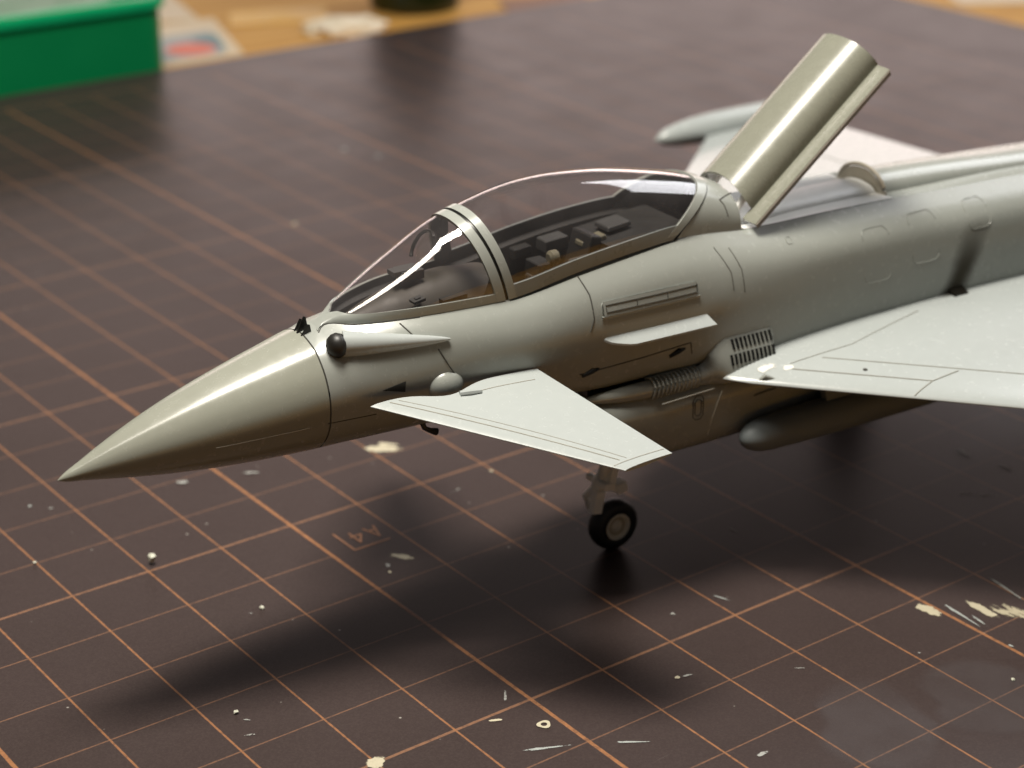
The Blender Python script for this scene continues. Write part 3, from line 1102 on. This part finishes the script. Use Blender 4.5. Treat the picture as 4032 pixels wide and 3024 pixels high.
# ------------------------------------------------------------------ canards
def canard(sd):
    root = link('canard', mesh('cn', *canard_mesh(sd)), 'paint_lit', JET, angle=30)
    # pivot fairing
    V, F = [], []
    for i in range(9):
        ph = math.pi / 2 * i / 8
        for j in range(24):
            t = 2 * math.pi * j / 24
            V.append((4.10 + 0.215 * math.cos(t) * math.cos(ph), sd * (0.79 + 0.155 * math.sin(ph)), 3.165 + 0.185 * math.sin(t) * math.cos(ph)))
    F = grid_faces(9, 24, True)
    link('pivot_fairing', mesh('pf', V, F), 'paint', root, angle=60)

    def surf(u, v, off):
        return canard_point(sd, u, v, off)
    # engraved leading-edge strip, root rib and tip line
    def cl(name, uv, mat='line', r=0.006):
        P = []
        for (a0, b0), (a1, b1) in zip(uv[:-1], uv[1:]):
            for i in range(8):
                f = i / 8
                P.append(surf(a0 + (a1 - a0) * f, b0 + (b1 - b0) * f, 0.001))
        P.append(surf(*uv[-1], 0.001))
        link(name, mesh(name, *tube(P, r, 6)), mat, root)
    cl('panel_line', [(0.02, 0.085), (0.93, 0.22)], 'canline', 0.006)
    cl('panel_line', [(0.02, 0.135), (0.93, 0.34)], 'canline', 0.004)
    cl('panel_line', [(0.95, 0.03), (0.95, 0.97)], 'canline', 0.005)
    cl('panel_line', [(0.09, 0.45), (0.10, 0.90)], 'canline', 0.005)
    V, F = tube([surf(0.05, 0.44, 0.008), surf(0.09, 0.47, 0.015), surf(0.11, 0.53, 0.010)], [0.035, 0.035, 0.03], 8)
    link('pivot_cover', mesh('pc', V, F), 'paint_lit', root)
    return root


M['canline'] = simple('canard_wash_line', (0.30, 0.285, 0.245), 0.5)
CLE = ((3.13, 0.88, 3.175), (4.95, 2.93, 2.80))
CTE = ((5.17, 0.96, 3.165), (5.60, 2.86, 2.80))


def canard_point(sd, u, v, off):
    le = np.array(CLE[0]) + (np.array(CLE[1]) - np.array(CLE[0])) * u
    te = np.array(CTE[0]) + (np.array(CTE[1]) - np.array(CTE[0])) * u
    # curved cut-out of the root edge round the pivot fairing
    if u < 0.12:
        b = math.exp(-((v - 0.42) / 0.16) ** 2) * 0.16 * (1 - u / 0.12)
        le = le + np.array([0, b, -0.18 * b])
        te = te + np.array([0, b, -0.18 * b])
    p = le + (te - le) * v
    th = (0.035 - 0.018 * u) * (math.sin(math.pi * min(max(v, 0.0), 1) ** 0.62) ** 0.8) + 0.005
    return (p[0], sd * p[1], p[2] + th + off)


def canard_mesh(sd):
    nu, nv = 26, 27
    top = [canard_point(sd, i / (nu - 1), j / (nv - 1), 0) for i in range(nu) for j in range(nv)]
    bot = []
    for i in range(nu):
        for j in range(nv):
            p = canard_point(sd, i / (nu - 1), j / (nv - 1), 0)
            u, v = i / (nu - 1), j / (nv - 1)
            th = (0.035 - 0.018 * u) * (math.sin(math.pi * v ** 0.62) ** 0.8) + 0.005
            bot.append((p[0], p[1], p[2] - 2 * th))
    n = nu * nv
    F = grid_faces(nu, nv) + grid_faces(nu, nv, off=n)
    for i in range(nu - 1):
        for j in (0, nv - 1):
            F.append((i * nv + j, (i + 1) * nv + j, n + (i + 1) * nv + j, n + i * nv + j))
    for j in range(nv - 1):
        for i in (0, nu - 1):
            F.append((i * nv + j, i * nv + j + 1, n + i * nv + j + 1, n + i * nv + j))
    return top + bot, F


for sd in (-1, 1):
    canard(sd)

# ------------------------------------------------------------------ intake and its fairings
def rrect_sec(s, w, z0, z1, r, n=5):
    return [(s, y, z) for y, z in rounded_rect(-w, w, z0, z1, r, n)]


INS = [(5.95, 1.12, 1.76, 2.52, .22), (6.3, 1.14, 1.70, 2.56, .26), (7.0, 1.17, 1.66, 2.58, .30), (8.0, 1.16, 1.64, 2.60, .32), (10.0, 1.10, 1.66, 2.60, .32),
       (13.0, 1.08, 1.75, 2.60, .32), (17, 1.0, 2.0, 2.7, .32), (20.25, .92, 2.4, 2.9, .2)]
isec = interp([q[0] for q in INS], [q[1:] for q in INS])
V = []
rows = np.concatenate([np.linspace(5.95, 8, 16), np.linspace(8.3, 20.25, 30)])
for s in rows:
    w, z0, z1, r = isec(s)
    for p in rrect_sec(s, w, z0, z1, r):
        # front rim raked so that the lower lip stands aft of the upper edge
        k = max(0.0, 1 - (s - 5.95) / 1.2)
        V.append((p[0] + k * 0.50 * (2.55 - p[2]) / 0.85, p[1], p[2]))
nn = 24
F = grid_faces(len(rows), nn, True)
IN = link('air_intake', mesh('in', V, F), 'paint', JET, angle=40)
IN.modifiers.new('s', 'SOLIDIFY').thickness = 0.05
# dark duct wall inside
V = []
for s in (7.6, 7.62):
    w, z0, z1, r = isec(s)
    V += rrect_sec(s, w - .06, z0 + .06, z1 - .06, r)
link('duct_plate', mesh('dp', V, grid_faces(2, nn, True) + [tuple(range(nn)), tuple(range(2 * nn - 1, nn - 1, -1))]), 'black', IN, smooth=False)

def louvre_pt(sd, s, t):
    # blends from the round duct end to a nearly flat shoulder panel
    k = min(1.0, max(0.0, (s - 7.36) / 0.40))
    k = k * k * (3 - 2 * k)
    an = math.pi / 2 - math.pi * t
    cy, cz = 1.04 + 0.125 * max(math.cos(an), 0), 2.61 + 0.125 * math.sin(an)
    w = 1 - min(1.0, max(0.0, (s - 8.5) / 0.6)) * 0.5
    py = 1.015 + w * 0.20 * math.sin(t * math.pi / 2) ** 0.9
    pz = 3.02 - 0.55 * t
    e = min(1.0, max(0.0, (s - 8.40) / 0.10))
    py = py * (1 - e) + e * (hull_y(s, max(pz, 2.55)) - 0.02)
    if t > 0.97:
        py -= 0.05
    if t < 0.02:
        py -= 0.03
    return (s + 0.10 * (1 - k) * max(math.cos(an), 0) * -0.4, sd * (cy + (py - cy) * k), cz + (pz - cz) * k)


# dark splitter between intake and belly
link('diverter', mesh('dv', *box(7.0, 0, 2.68, 2.0, 1.5, 0.26)), 'black', JET, smooth=False)
for sd in (-1, 1):
    # smooth tube on the intake shoulder and its ribbed rear half
    pts = [(5.75, sd * .90, 2.60), (6.0, sd * .95, 2.60), (6.3, sd * 1.0, 2.60), (6.62, sd * 1.03, 2.60), (7.42, sd * 1.05, 2.61)]
    TB = link('bleed_duct', mesh('bd', *tube(pts, [0.02, 0.06, 0.09, 0.105, 0.115], 14)), 'metal', JET, angle=50)
    for i in range(12):
        s = 6.66 + 0.058 * i
        V, F = [], []
        P = []
        for t in np.linspace(-0.9, 2.4, 11):
            P.append((s + 0.01 * math.sin(t), sd * (1.035 + 0.122 * math.cos(t)), 2.605 + 0.122 * math.sin(t)))
        link('duct_rib', mesh('dr', *tube(P, 0.015, 6)), 'metal', TB)
    # faired panel from the duct to the wing root
    V = []
    m1, m2 = 22, 15
    for i in range(m1):
        u = i / (m1 - 1)
        for j in range(m2):
            V.append(louvre_pt(sd, 7.36 + 1.14 * u, j / (m2 - 1)))
    F = grid_faces(m1, m2)
    LP = link('louvre_panel', mesh('lp', V, F), 'paint', JET, angle=45)
    for row, (tt, cnt, s0) in enumerate([(0.20, 10, 7.82), (0.49, 11, 7.76)]):
        for i in range(cnt):
            q = louvre_pt(sd, s0 + 0.062 * i, tt)
            q2 = louvre_pt(sd, s0 + 0.062 * i, tt + 0.1)
            rm = Matrix.Rotation(sd * -math.atan2(abs(q2[1]) - abs(q[1]), q[2] - q2[2]) * -1, 3, 'X')
            link('louvre_slot', mesh('ls', *box(q[0], q[1], q[2], 0.030, 0.024, 0.125, rm)), 'black', LP, smooth=False)
    # small hexagonal hatch on the intake side
    for k, (a, b) in enumerate(((0.075, 0.15), (0.045, 0.10))):
        P = [(7.28 + x * a / 1.0, sd * (1.172), 2.27 + z * b) for x, z in ((-1, .7), (-.5, 1), (.5, 1), (1, .7), (1, -.7), (.5, -1), (-.5, -1), (-1, -.7), (-1, .7))]
        link('hatch_outline', mesh('ho', *tube(P, 0.006, 6)), 'line', IN)
    link('intake_edge_line', mesh('il', *tube([(6.75, sd * 1.172, 2.44), (7.5, sd * 1.172, 2.46)], 0.007, 6)), 'linepale', IN)
    link('panel_line', mesh('il', *tube([(7.62, sd * 1.172, 2.40), (7.50, sd * 1.172, 2.1), (7.44, sd * 1.165, 1.88)], 0.006, 6)), 'linepale', IN)
    link('panel_line', mesh('il', *tube([(8.12, sd * 1.170, 2.22), (8.45, sd * 1.168, 2.24)], 0.006, 6)), 'line', IN)
# black drain openings on the lower fuselage side
for s in (6.95, 5.78):
    P = [on_hull(s, 2.93, 0.0), on_hull(s + 0.13, 2.975, 0.0), on_hull(s + 0.22, 2.985, 0.0)]
    link('drain_opening', mesh('do', *tube(P, [0.02, 0.035, 0.012], 8)), 'black', JET)

# ------------------------------------------------------------------ wings
def wing_point(sd, u, v, surf):
    y = 0.90 + (7.25 - 0.90) * u
    le = 7.62 + 1.07 * (y - 1.25) if y > 1.25 else 7.62 - 0.1 * (1.25 - y)
    te = 16.05 - 0.05 * u
    z = 2.665 - 0.042 * (y - 1.0)
    c = te - le
    th = 0.030 * c * (1 - 0.35 * u) * (2.2 * math.sqrt(v) * (1 - v) ** 0.9)
    camber = -0.02 * c * (1 - v) ** 3 * 0.6
    return (le + c * v, sd * y, z + camber + (th * 0.75 if surf > 0 else -th * 0.45) + 0.004 * surf)


def wing_mesh(sd):
    nu, nv = 24, 30
    vs = [(j / (nv - 1)) ** 1.8 for j in range(nv)]
    top = [wing_point(sd, i / (nu - 1), v, 1) for i in range(nu) for v in vs]
    bot = [wing_point(sd, i / (nu - 1), v, -1) for i in range(nu) for v in vs]
    n = nu * nv
    F = grid_faces(nu, nv) + grid_faces(nu, nv, off=n)
    for i in range(nu - 1):
        for j in (0, nv - 1):
            F.append((i * nv + j, (i + 1) * nv + j, n + (i + 1) * nv + j, n + i * nv + j))
    for j in range(nv - 1):
        for i in (0, nu - 1):
            F.append((i * nv + j, i * nv + j + 1, n + i * nv + j + 1, n + i * nv + j))
    return top + bot, F


def w_at(sd, s, y):
    u = (y - 0.90) / 6.35
    le = 7.62 + 1.07 * (y - 1.25) if y > 1.25 else 7.62
    te = 16.05 - 0.05 * u
    v = min(max((s - le) / (te - le), 0), 1)
    p = wing_point(sd, u, v, 1)
    return (p[0], p[1], p[2] + 0.001)


M['wline'] = simple('wing_wash_line', (0.24, 0.235, 0.205), 0.5)
for sd in (-1, 1):
    W = link('wing', mesh('wg', *wing_mesh(sd)), 'paint_lit', JET, angle=30)
    for pts, r in (([(8.35, 1.55), (9.55, 2.62), (9.95, 2.62)], 0.008), ([(8.80, 1.55), (10.6, 3.12), (14.5, 6.8)], 0.007),
                   ([(9.55, 2.62), (9.20, 2.70)], 0.008), ([(10.6, 1.25), (9.3, 1.5), (8.4, 1.45)], 0.006), ([(12.5, 1.6), (14.2, 2.5), (15.9, 2.5)], 0.006), ([(14.4, 1.3), (14.4, 6.2)], 0.007)):
        P = []
        for (a0, b0), (a1, b1) in zip(pts[:-1], pts[1:]):
            P += [w_at(sd, a0 + (a1 - a0) * i / 10, b0 + (b1 - b0) * i / 10) for i in range(10)]
        P.append(w_at(sd, *pts[-1]))
        link('panel_line', mesh('wl', *tube(P, r, 6)), 'wline', W)
    p = w_at(sd, 9.05, 2.02)
    link('fuel_cap', mesh('fc', *tube([(p[0], p[1], p[2] - .01), (p[0], p[1], p[2] + .006)], 0.028, 12)), 'coaming', W)
    p = w_at(sd, 7.98, 1.5)
    link('root_bump', mesh('rb', *tube([(p[0] - .05, p[1] - sd * .03, p[2] - .02), (p[0], p[1], p[2] + .03), (p[0] + .10, p[1] + sd * .06, p[2] - .01)], [0.02, 0.035, 0.015], 10)), 'paint', W)
    if sd == -1:
        # pale sanded filler at the front of the port wing root
        for cx, cy, ra, rb in ((8.12, 1.36, 0.20, 0.10), (8.32, 1.50, 0.12, 0.07)):
            V = [w_at(sd, cx, cy)] + [w_at(sd, cx + f_ * ra * math.cos(t), cy + f_ * rb * math.sin(t) * (1 + 0.2 * math.sin(3 * t))) for f_ in (0.5, 1.0) for t in np.linspace(0, 2 * math.pi, 20, endpoint=False)]
            V = [(x, y, z + 0.003) for x, y, z in V]
            me = bpy.data.meshes.new('filler_patch')
            me.from_pydata(V, [], [(0, 1 + i, 1 + (i + 1) % 20) for i in range(20)] + [(1 + i, 21 + i, 21 + (i + 1) % 20, 1 + (i + 1) % 20) for i in range(20)])
            uv = me.uv_layers.new(name='UVMap')
            for lp in me.loops:
                uv.data[lp.index].uv = (1.0 if lp.vertex_index == 0 else (0.7 if lp.vertex_index <= 20 else 0.0), 0.5)
            link('filler_patch', me, 'filler', W)
    # pod at the wing tip
    pts, rad = [], []
    for i in range(22):
        u = i / 21
        pts.append((12.95 + 4.3 * u, sd * 7.30, 2.42 + 0.06 * math.sin(math.pi * u)))
        rad.append(0.235 * min(1, math.sqrt(max(1 - (1 - u / 0.30) ** 2, 0)) if u < 0.3 else 1) * (1 if u < 0.6 else 1 - 0.75 * (u - 0.6) / 0.4) + 0.004)
    link('wingtip_pod', mesh('wp', *tube(pts, rad, 16)), 'paint_lit', W, angle=60)
    # exhaust opening where the wing meets the body
    link('exhaust_opening', mesh('eo', *box(11.42, sd * 1.07, 2.81, 0.24, 0.17, 0.10, Matrix.Rotation(-sd * 0.5, 3, 'X'))), 'hole', JET, smooth=False)
    # slim tank on its pylon below the wing
    pts, rad = [], []
    for i in range(24):
        u = (i / 23) ** 2
        pts.append((7.82 + 5.3 * u, sd * 1.33, 1.775))
        rad.append(0.225 * (math.sqrt(max(1 - (1 - u / 0.07) ** 2, 0)) * (0.86 + 0.14 * u / 0.22) if u < 0.07 else 0.86 + 0.14 * u / 0.22 if u < 0.22 else (1 if u < 0.6 else 1 - 0.8 * ((u - 0.6) / 0.4) ** 1.6)) + 0.004)
    TK = link('drop_tank', mesh('dt', *tube(pts, rad, 20)), 'tank', JET, angle=60)
    V = [(9.1, sd * 1.33, 1.95), (11.6, sd * 1.33, 1.95), (11.8, sd * 1.33, 2.66), (8.9, sd * 1.33, 2.62)]
    V = [(x, y - .05, z) for x, y, z in V] + [(x, y + .05, z) for x, y, z in V]
    link('tank_pylon', mesh('tp', V, [(0, 1, 2, 3), (7, 6, 5, 4), (0, 4, 5, 1), (1, 5, 6, 2), (2, 6, 7, 3), (3, 7, 4, 0)]), 'tank', TK, smooth=False)

# ------------------------------------------------------------------ spine, air brake bay and air brake
V = []
rows = np.linspace(10.72, 20.0, 30)
sw = interp([10.7, 11.5, 13.5, 16, 20], [(.36, 4.235), (.36, 4.205), (.34, 4.08), (.32, 3.99), (.25, 3.7)])
for s in rows:
    w, top = sw(s)
    b = 3.9 if s < 14 else 3.9 - (s - 14) * 0.08
    for j in range(21):
        t = math.pi * j / 20
        V.append((s, -w * math.copysign(abs(math.cos(t)) ** 0.8, math.cos(t)), b + (top - b) * math.sin(t) ** 0.75))
link('spine_fairing', mesh('sp', V, grid_faces(30, 21) + [tuple(range(21))]), 'paint', JET, angle=50)
# brown-grey bulkhead ring at the back of the bay
P = [(10.68, -0.43 * math.cos(t), 3.96 + 0.36 * math.sin(t) ** 0.8) for t in np.linspace(0, math.pi, 25)]
link('bay_bulkhead', mesh('bb', *tube(P, 0.026, 10)), 'bulk', JET)
V = [(10.665, -0.41 * math.cos(t), 3.96 + 0.33 * math.sin(t) ** 0.85) for t in np.linspace(0, math.pi, 21)]
link('bay_end_plate', mesh('be', V, [tuple(range(21))]), 'bulk', JET, smooth=False)
# raised ridges on the floor of the bay
V, F = [], []
for s in np.linspace(8.4, 10.64, 12):
    for j in range(13):
        t = math.pi * j / 12
        V.append((s, -0.30 * math.cos(t), 4.0 + 0.14 * math.sin(t) ** 0.7))
link('bay_floor', mesh('bf', V, grid_faces(12, 13)), 'white', JET, angle=50)
V = []
for s in np.linspace(8.30, 10.66, 14):
    R_ = [sec(s, t) for t in np.linspace(t6 + 0.004, 1, 10)]
    V += [(s, -p[0], p[1] + 0.008) for p in R_] + [(s, p[0], p[1] + 0.008) for p in R_[::-1][1:]]
link('bay_deck', mesh('bd', V, grid_faces(14, 19)), 'white', JET, angle=50)

# the panel itself: arched skin with side flanges, hinged at its front edge
B0 = np.array([8.48, 0, 4.305])
DL = np.array([0.775, 0, 0.632])
DL /= np.linalg.norm(DL)
DN = np.array([-DL[2], 0, DL[0]])
LEN = 2.36


def ab_section(inner):
    r = []
    for j in range(29):
        t = math.pi * j / 28
        k = 1 - (0.045 / 0.46 if inner else 0)
        r.append((-0.47 * k * math.copysign(abs(math.cos(t)) ** 0.9, math.cos(t)), -0.06 + 0.36 * k * math.sin(t) ** 0.85))
    return r


V, F = [], []
for u in np.linspace(0, 1, 10):
    o_, i_ = ab_section(False), ab_section(True)
    nose_ = 0.0
    for y, h in o_:
        V.append(B0 + DL * (LEN * u + (0.10 * (1 - (y / .47) ** 2) if u == 0 else 0)) + DN * h + np.array([0, y, 0]))
    for y, h in i_[::-1]:
        V.append(B0 + DL * (LEN * u + (0.10 * (1 - (y / .47) ** 2) if u == 0 else 0)) + DN * h + np.array([0, y, 0]))
F = grid_faces(10, 58, True)
for e in (0, 9 * 58):
    for j in range(28):
        F.append((e + j, e + j + 1, e + 57 - j - 1, e + 57 - j))
AB = link('air_brake', mesh('abk', V, F), 'abpaint', JET, angle=40)
for sd in (-1, 1):
    V = []
    for u in (0.0, 1.0):
        L0 = -0.15 if u == 0 else LEN * 0.995
        for y, h in ((0.45, -0.055), (0.67, -0.075), (0.67, -0.105), (0.44, -0.10)):
            V.append(B0 + DL * L0 + DN * h + np.array([0, sd * y, 0]))
    o = link('air_brake_flange', mesh('abf', V, [(0, 1, 2, 3), (7, 6, 5, 4), (0, 4, 5, 1), (1, 5, 6, 2), (2, 6, 7, 3), (3, 7, 4, 0)]), 'abpaint', AB, smooth=False)
    V = []
    for u in (0.0, 1.0):
        L0 = -0.15 if u == 0 else LEN * 0.99
        for y, h in ((0.665, -0.080), (0.680, -0.09), (0.665, -0.155), (0.65, -0.15)):
            V.append(B0 + DL * L0 + DN * h + np.array([0, sd * y, 0]))
    link('flange_edge', mesh('abe', V, [(0, 1, 2, 3), (7, 6, 5, 4), (0, 4, 5, 1), (1, 5, 6, 2), (2, 6, 7, 3), (3, 7, 4, 0)]), 'abedge', AB, smooth=False)
# white lining inside the panel
V = []
for u in (0.012, 0.985):
    for y, h in ab_section(True):
        V.append(B0 + DL * (LEN * u + (0.09 if u < .5 else 0)) + DN * (h - 0.004) + np.array([0, y * 0.99, 0]))
link('air_brake_lining', mesh('abl', V, grid_faces(2, 29)), 'white', AB, angle=60)
# hinge arms
for sd in (-1, 1):
    link('hinge_arm', mesh('ha', *tube([(8.25, sd * .3, 4.05), tuple(B0 + DL * 0.35 + np.array([0, sd * .3, 0]) + DN * 0.05)], 0.045, 8)), 'white', AB)

# ------------------------------------------------------------------ tail
V = [(14.4, 3.95), (17.9, 7.1), (19.1, 7.15), (19.9, 3.55), (17.0, 3.6)]
n_ = len(V)
VV = [(s, -0.07 if z < 5 else -0.025, z) for s, z in V] + [(s, 0.07 if z < 5 else 0.025, z) for s, z in V]
FIN = link('tail_fin', mesh('tf', VV, [tuple(range(n_)), tuple(range(2 * n_ - 1, n_ - 1, -1))] + [(i, n_ + i, n_ + (i + 1) % n_, (i + 1) % n_) for i in range(n_)]), 'paint', JET, smooth=False)
for sd in (-1, 1):
    pts = [(20.0, sd * .46, 2.92), (20.5, sd * .46, 2.92), (21.4, sd * .46, 2.93)]
    link('exhaust_nozzle', mesh('en', *tube(pts, [0.46, 0.46, 0.36], 24)), 'metal', JET, angle=50)

# ------------------------------------------------------------------ landing gear
def lathe_y(cx, cz, prof, n=32):
    V = []
    for y, r in prof:
        for j in range(n):
            t = 2 * math.pi * j / n
            V.append((cx + r * math.cos(t), y, cz + r * math.sin(t)))
    return V, grid_faces(len(prof), n, True)


def wheel(parent, x, y0, r, w):
    wh = bpy.data.objects.new('wheel', None)
    COL.objects.link(wh)
    wh.parent = parent
    prof = [(-w * .42, r * .50), (-w * .5, r * .58), (-w * .5, r * .80), (-w * .36, r * .95), (-w * .12, r), (w * .12, r), (w * .36, r * .95), (w * .5, r * .80), (w * .5, r * .58), (w * .42, r * .50), (-w * .42, r * .50)]
    prof = [(y0 + a, b) for a, b in prof]
    link('tyre', mesh('ty', *lathe_y(x, r, prof, 40)), 'tyre', wh, angle=50)
    for sd in (-1, 1):
        prof = [(y0 + sd * w * a, r * b) for a, b in ((.30, .50), (.52, .53), (.52, .45), (.40, .40), (.36, .22), (.46, .16), (.48, .001))]
        link('rim', mesh('rm', *lathe_y(x, r, prof, 32)), 'hub', wh, angle=40)
        prof = [(y0 + sd * w * a, r * b) for a, b in ((.395, .385), (.405, .36), (.375, .24), (.365, .235))]
        link('hub_recess', mesh('hr', *lathe_y(x, r, prof, 24)), 'hubdark', wh, angle=40)
    return wh


NG = bpy.data.objects.new('nose_gear', None)
COL.objects.link(NG)
NG.parent = JET
NX = 6.96
wheel(NG, NX, 0.0, 0.33, 0.235)
link('oleo_strut', mesh('os', *tube([(6.98, 0, 1.75), (6.86, 0, 1.20), (6.74, 0, 0.98), (6.70, 0, 0.86)], [0.11, 0.10, 0.085, 0.075], 14)), 'gear', NG, angle=50)
V, F = tube([(6.72, 0.19, 0.97), (6.72, -0.20, 0.97)], 0.05, 10)
link('steering_collar', mesh('scl', V, F), 'gear', NG)
o = link('torque_link', mesh('tl', *join(box(6.83, -0.05, 0.90, 0.30, 0.10, 0.11, Matrix.Rotation(0.35, 3, 'Y')), box(7.00, -0.06, 0.86, 0.15, 0.16, 0.14, Matrix.Rotation(-0.25, 3, 'Y')),
         box(6.92, -0.03, 1.06, 0.10, 0.10, 0.34, Matrix.Rotation(0.25, 3, 'Y')))), 'gear', NG, smooth=False)
bevel_obj(o, 0.02, 2)
for sd in (-1, 1):
    if sd == 1:
        link('fork_leg', mesh('fl', *tube([(6.69, 0.0, 0.90), (6.66, sd * .16, 0.72), (6.72, sd * .17, 0.55), (NX, sd * .17, 0.33)], [0.06, 0.05, 0.045, 0.05], 10)), 'gear', NG)
link('leg_plate', mesh('lgp', *box(6.67, -0.06, 0.74, 0.13, 0.10, 0.30, Matrix.Rotation(0.18, 3, 'Y'))), 'gear', NG, smooth=False)
# gear door and retraction brace
V, F = box(7.55, -0.42, 1.55, 0.9, 0.03, 0.36)
link('gear_door', mesh('gd', V, F), 'paint', NG, smooth=False)
link('drag_brace', mesh('db', *tube([(6.80, 0, 1.10), (7.4, 0, 1.72)], 0.05, 8)), 'gear', NG)
for sd in (-1, 1):
    MG = bpy.data.objects.new('main_gear', None)
    COL.objects.link(MG)
    MG.parent = JET
    wheel(MG, 13.2, sd * 2.6, 0.44, 0.30)
    link('oleo_strut', mesh('os', *tube([(13.2, sd * 2.36, 0.44), (13.2, sd * 2.30, 1.3), (13.1, sd * 1.9, 2.62)], [0.07, 0.10, 0.12], 12)), 'gear', MG)

# ------------------------------------------------------------------ things beyond the mat
GB = thing('green_tray', 'bright green plastic tray standing behind the mat edge', 'tray', (1.0, 26.2, -0.3), math.radians(-1.2))
W_, D_, H_ = 8.45, 16.0, 1.75
bx = link('tray_body', mesh('tb', *join(slab(rounded_rect(0, W_, 0, D_, 0.5, 6), 0, H_))), 'green', GB, smooth=True, angle=40)
out = rounded_rect(-0.12, W_ + 0.12, -0.12, D_ + 0.12, 0.6, 6)
inn = rounded_rect(0.25, W_ - 0.25, 0.25, D_ - 0.25, 0.4, 6)
n_ = len(out)
V = [(x, y, H_ + 0.02) for x, y in out] + [(x, y, H_ + 0.26) for x, y in out] + [(x, y, H_ + 0.26) for x, y in inn] + [(x, y, H_ + 0.003) for x, y in inn]
F = [(k * n_ + i, k * n_ + (i + 1) % n_, (k + 1) * n_ + (i + 1) % n_, (k + 1) * n_ + i) for k in range(3) for i in range(n_)]
bevel_obj(link('tray_rim', mesh('tr', V, F), 'greenrim', GB, smooth=True, angle=40), 0.05, 2)


def flat_card(name, label, cat, pts, z, mat, inlays=()):
    o = thing(name, label, cat, (pts[0][0], pts[0][1], z))
    link('card_sheet', mesh('cs', *slab([(x - pts[0][0], y - pts[0][1]) for x, y in pts], 0, 0.03)), mat, o, smooth=False)
    for k, (nm, poly, m) in enumerate(inlays):
        link(nm, mesh(nm, *slab([(x - pts[0][0], y - pts[0][1]) for x, y in poly], 0.03, 0.036 + 0.004 * k)), m, o, smooth=False)
    return o


def ellipse(cx, cy, a, b, rot=0, n=24):
    return [(cx + a * math.cos(t) * math.cos(rot) - b * math.sin(t) * math.sin(rot), cy + a * math.cos(t) * math.sin(rot) + b * math.sin(t) * math.cos(rot)) for t in np.linspace(0, 2 * math.pi, n, endpoint=False)]


flat_card('printed_card', 'cream printed card with red oval and teal patch beside the green tray', 'card',
          [(9.7, 27.3), (12.05, 27.2), (13.25, 30.9), (10.4, 31.2)], -0.298, 'card',
          [('blue_field', [(9.8, 27.55), (11.75, 27.5), (12.5, 29.7), (10.3, 29.8)], 'pblue'), ('teal_patch', [(11.6, 27.9), (11.95, 27.9), (12.45, 29.3), (11.7, 29.3)], 'teal'), ('red_oval', ellipse(11.2, 28.3, 0.62, 0.62), 'red')])
flat_card('yellow_card', 'yellow card lying flat on the wooden table', 'card', [(13.2, 29.9), (15.6, 29.0), (16.3, 30.3), (13.9, 31.2)], -0.298, 'yellow')
flat_card('cream_paper', 'cream paper strip half hidden behind the printed card', 'paper', [(11.6, 31.5), (12.9, 31.0), (13.9, 35.0), (12.3, 35.6)], -0.298, 'card')
flat_card('pale_envelope', 'pale envelope at the far right corner beyond the mat', 'envelope', [(30.2, 20.5), (34.5, 18.0), (36.5, 21.5), (32.2, 24.0)], -0.298, 'card')
flat_card('brown_packet', 'brown paper packet at the top edge, right of the tissue and bottle', 'packet', [(19.9, 26.9), (22.3, 26.3), (22.9, 27.6), (20.5, 28.3)], -0.298, 'ink')
# crumpled tissue
bm = bmesh.new()
bmesh.ops.create_icosphere(bm, subdivisions=4, radius=1.0)
for v in bm.verts:
    d = 1 + 0.35 * mnoise.noise(v.co * 2.1) + 0.2 * mnoise.noise(v.co * 5.0)
    v.co = Vector((v.co.x * 0.95 * d, v.co.y * 0.5 * d, max(v.co.z * 0.28 * d, -0.1)))
me = bpy.data.meshes.new('tissue')
bm.to_mesh(me)
bm.free()
o = link('crumpled_tissue', me, 'tissue', angle=40)
o.location = (15.3, 27.75, -0.2)
o.rotation_euler = (0, 0, -0.5)
tag(o, 'small crumpled white tissue on the table just past the mat edge', 'tissue')
# dark bottle base
prof = [(0.0, 0.001), (0.0, 1.05), (0.15, 1.2), (2.6, 1.2), (3.0, 1.0), (3.4, 0.5), (4.2, 0.45), (4.2, 0.001)]
V = []
for z, r in prof:
    for j in range(32):
        t = 2 * math.pi * j / 32
        V.append((r * math.cos(t), r * math.sin(t), z))
o = link('paint_bottle', mesh('pb', V, grid_faces(len(prof), 32, True)), 'bottle', angle=40)
o.location = (18.3, 29.0, -0.3)
tag(o, 'dark green bottle cut off by the top of the picture', 'bottle')

# plastic chips lying on the mat
CH = [((-1.88, 5.14), .13, 'pale plastic sliver standing on a thick grid crossing left of the A4 mark'),
      ((-1.35, 3.41), .075, 'round pale plastic crumb in the shadow between the jet nose and the lower edge'),
      ((-2.70, 1.65), .07, 'tiny white plastic crumb near the tip of the nose shadow'),
      ((-3.02, 6.0), .06, 'tiny white chip on a grid crossing at the left edge of the mat'),
      ((4.49, -2.87), .06, 'tiny pale crumb in the lower right corner of the mat')]
for i, (p, s_, lab) in enumerate(CH):
    r = random.Random(50 + i)
    bm = bmesh.new()
    bmesh.ops.create_icosphere(bm, subdivisions=1, radius=s_ / 2)
    for v in bm.verts:
        v.co = Vector((v.co.x * r.uniform(.6, 1.2), v.co.y * r.uniform(.6, 1.1), v.co.z * r.uniform(.5, 1.0) * (1.5 if i == 0 else .7)))
    me = bpy.data.meshes.new('chip')
    bm.to_mesh(me)
    bm.free()
    zmin = min(v.co.z for v in me.vertices)
    o = link('plastic_chip', me, 'chip', smooth=False)
    o.location = (p[0], p[1], -zmin + 0.001)
    o.rotation_euler = (0, 0, r.uniform(0, 6))
    tag(o, lab, 'plastic chip', 'plastic chips on the mat')
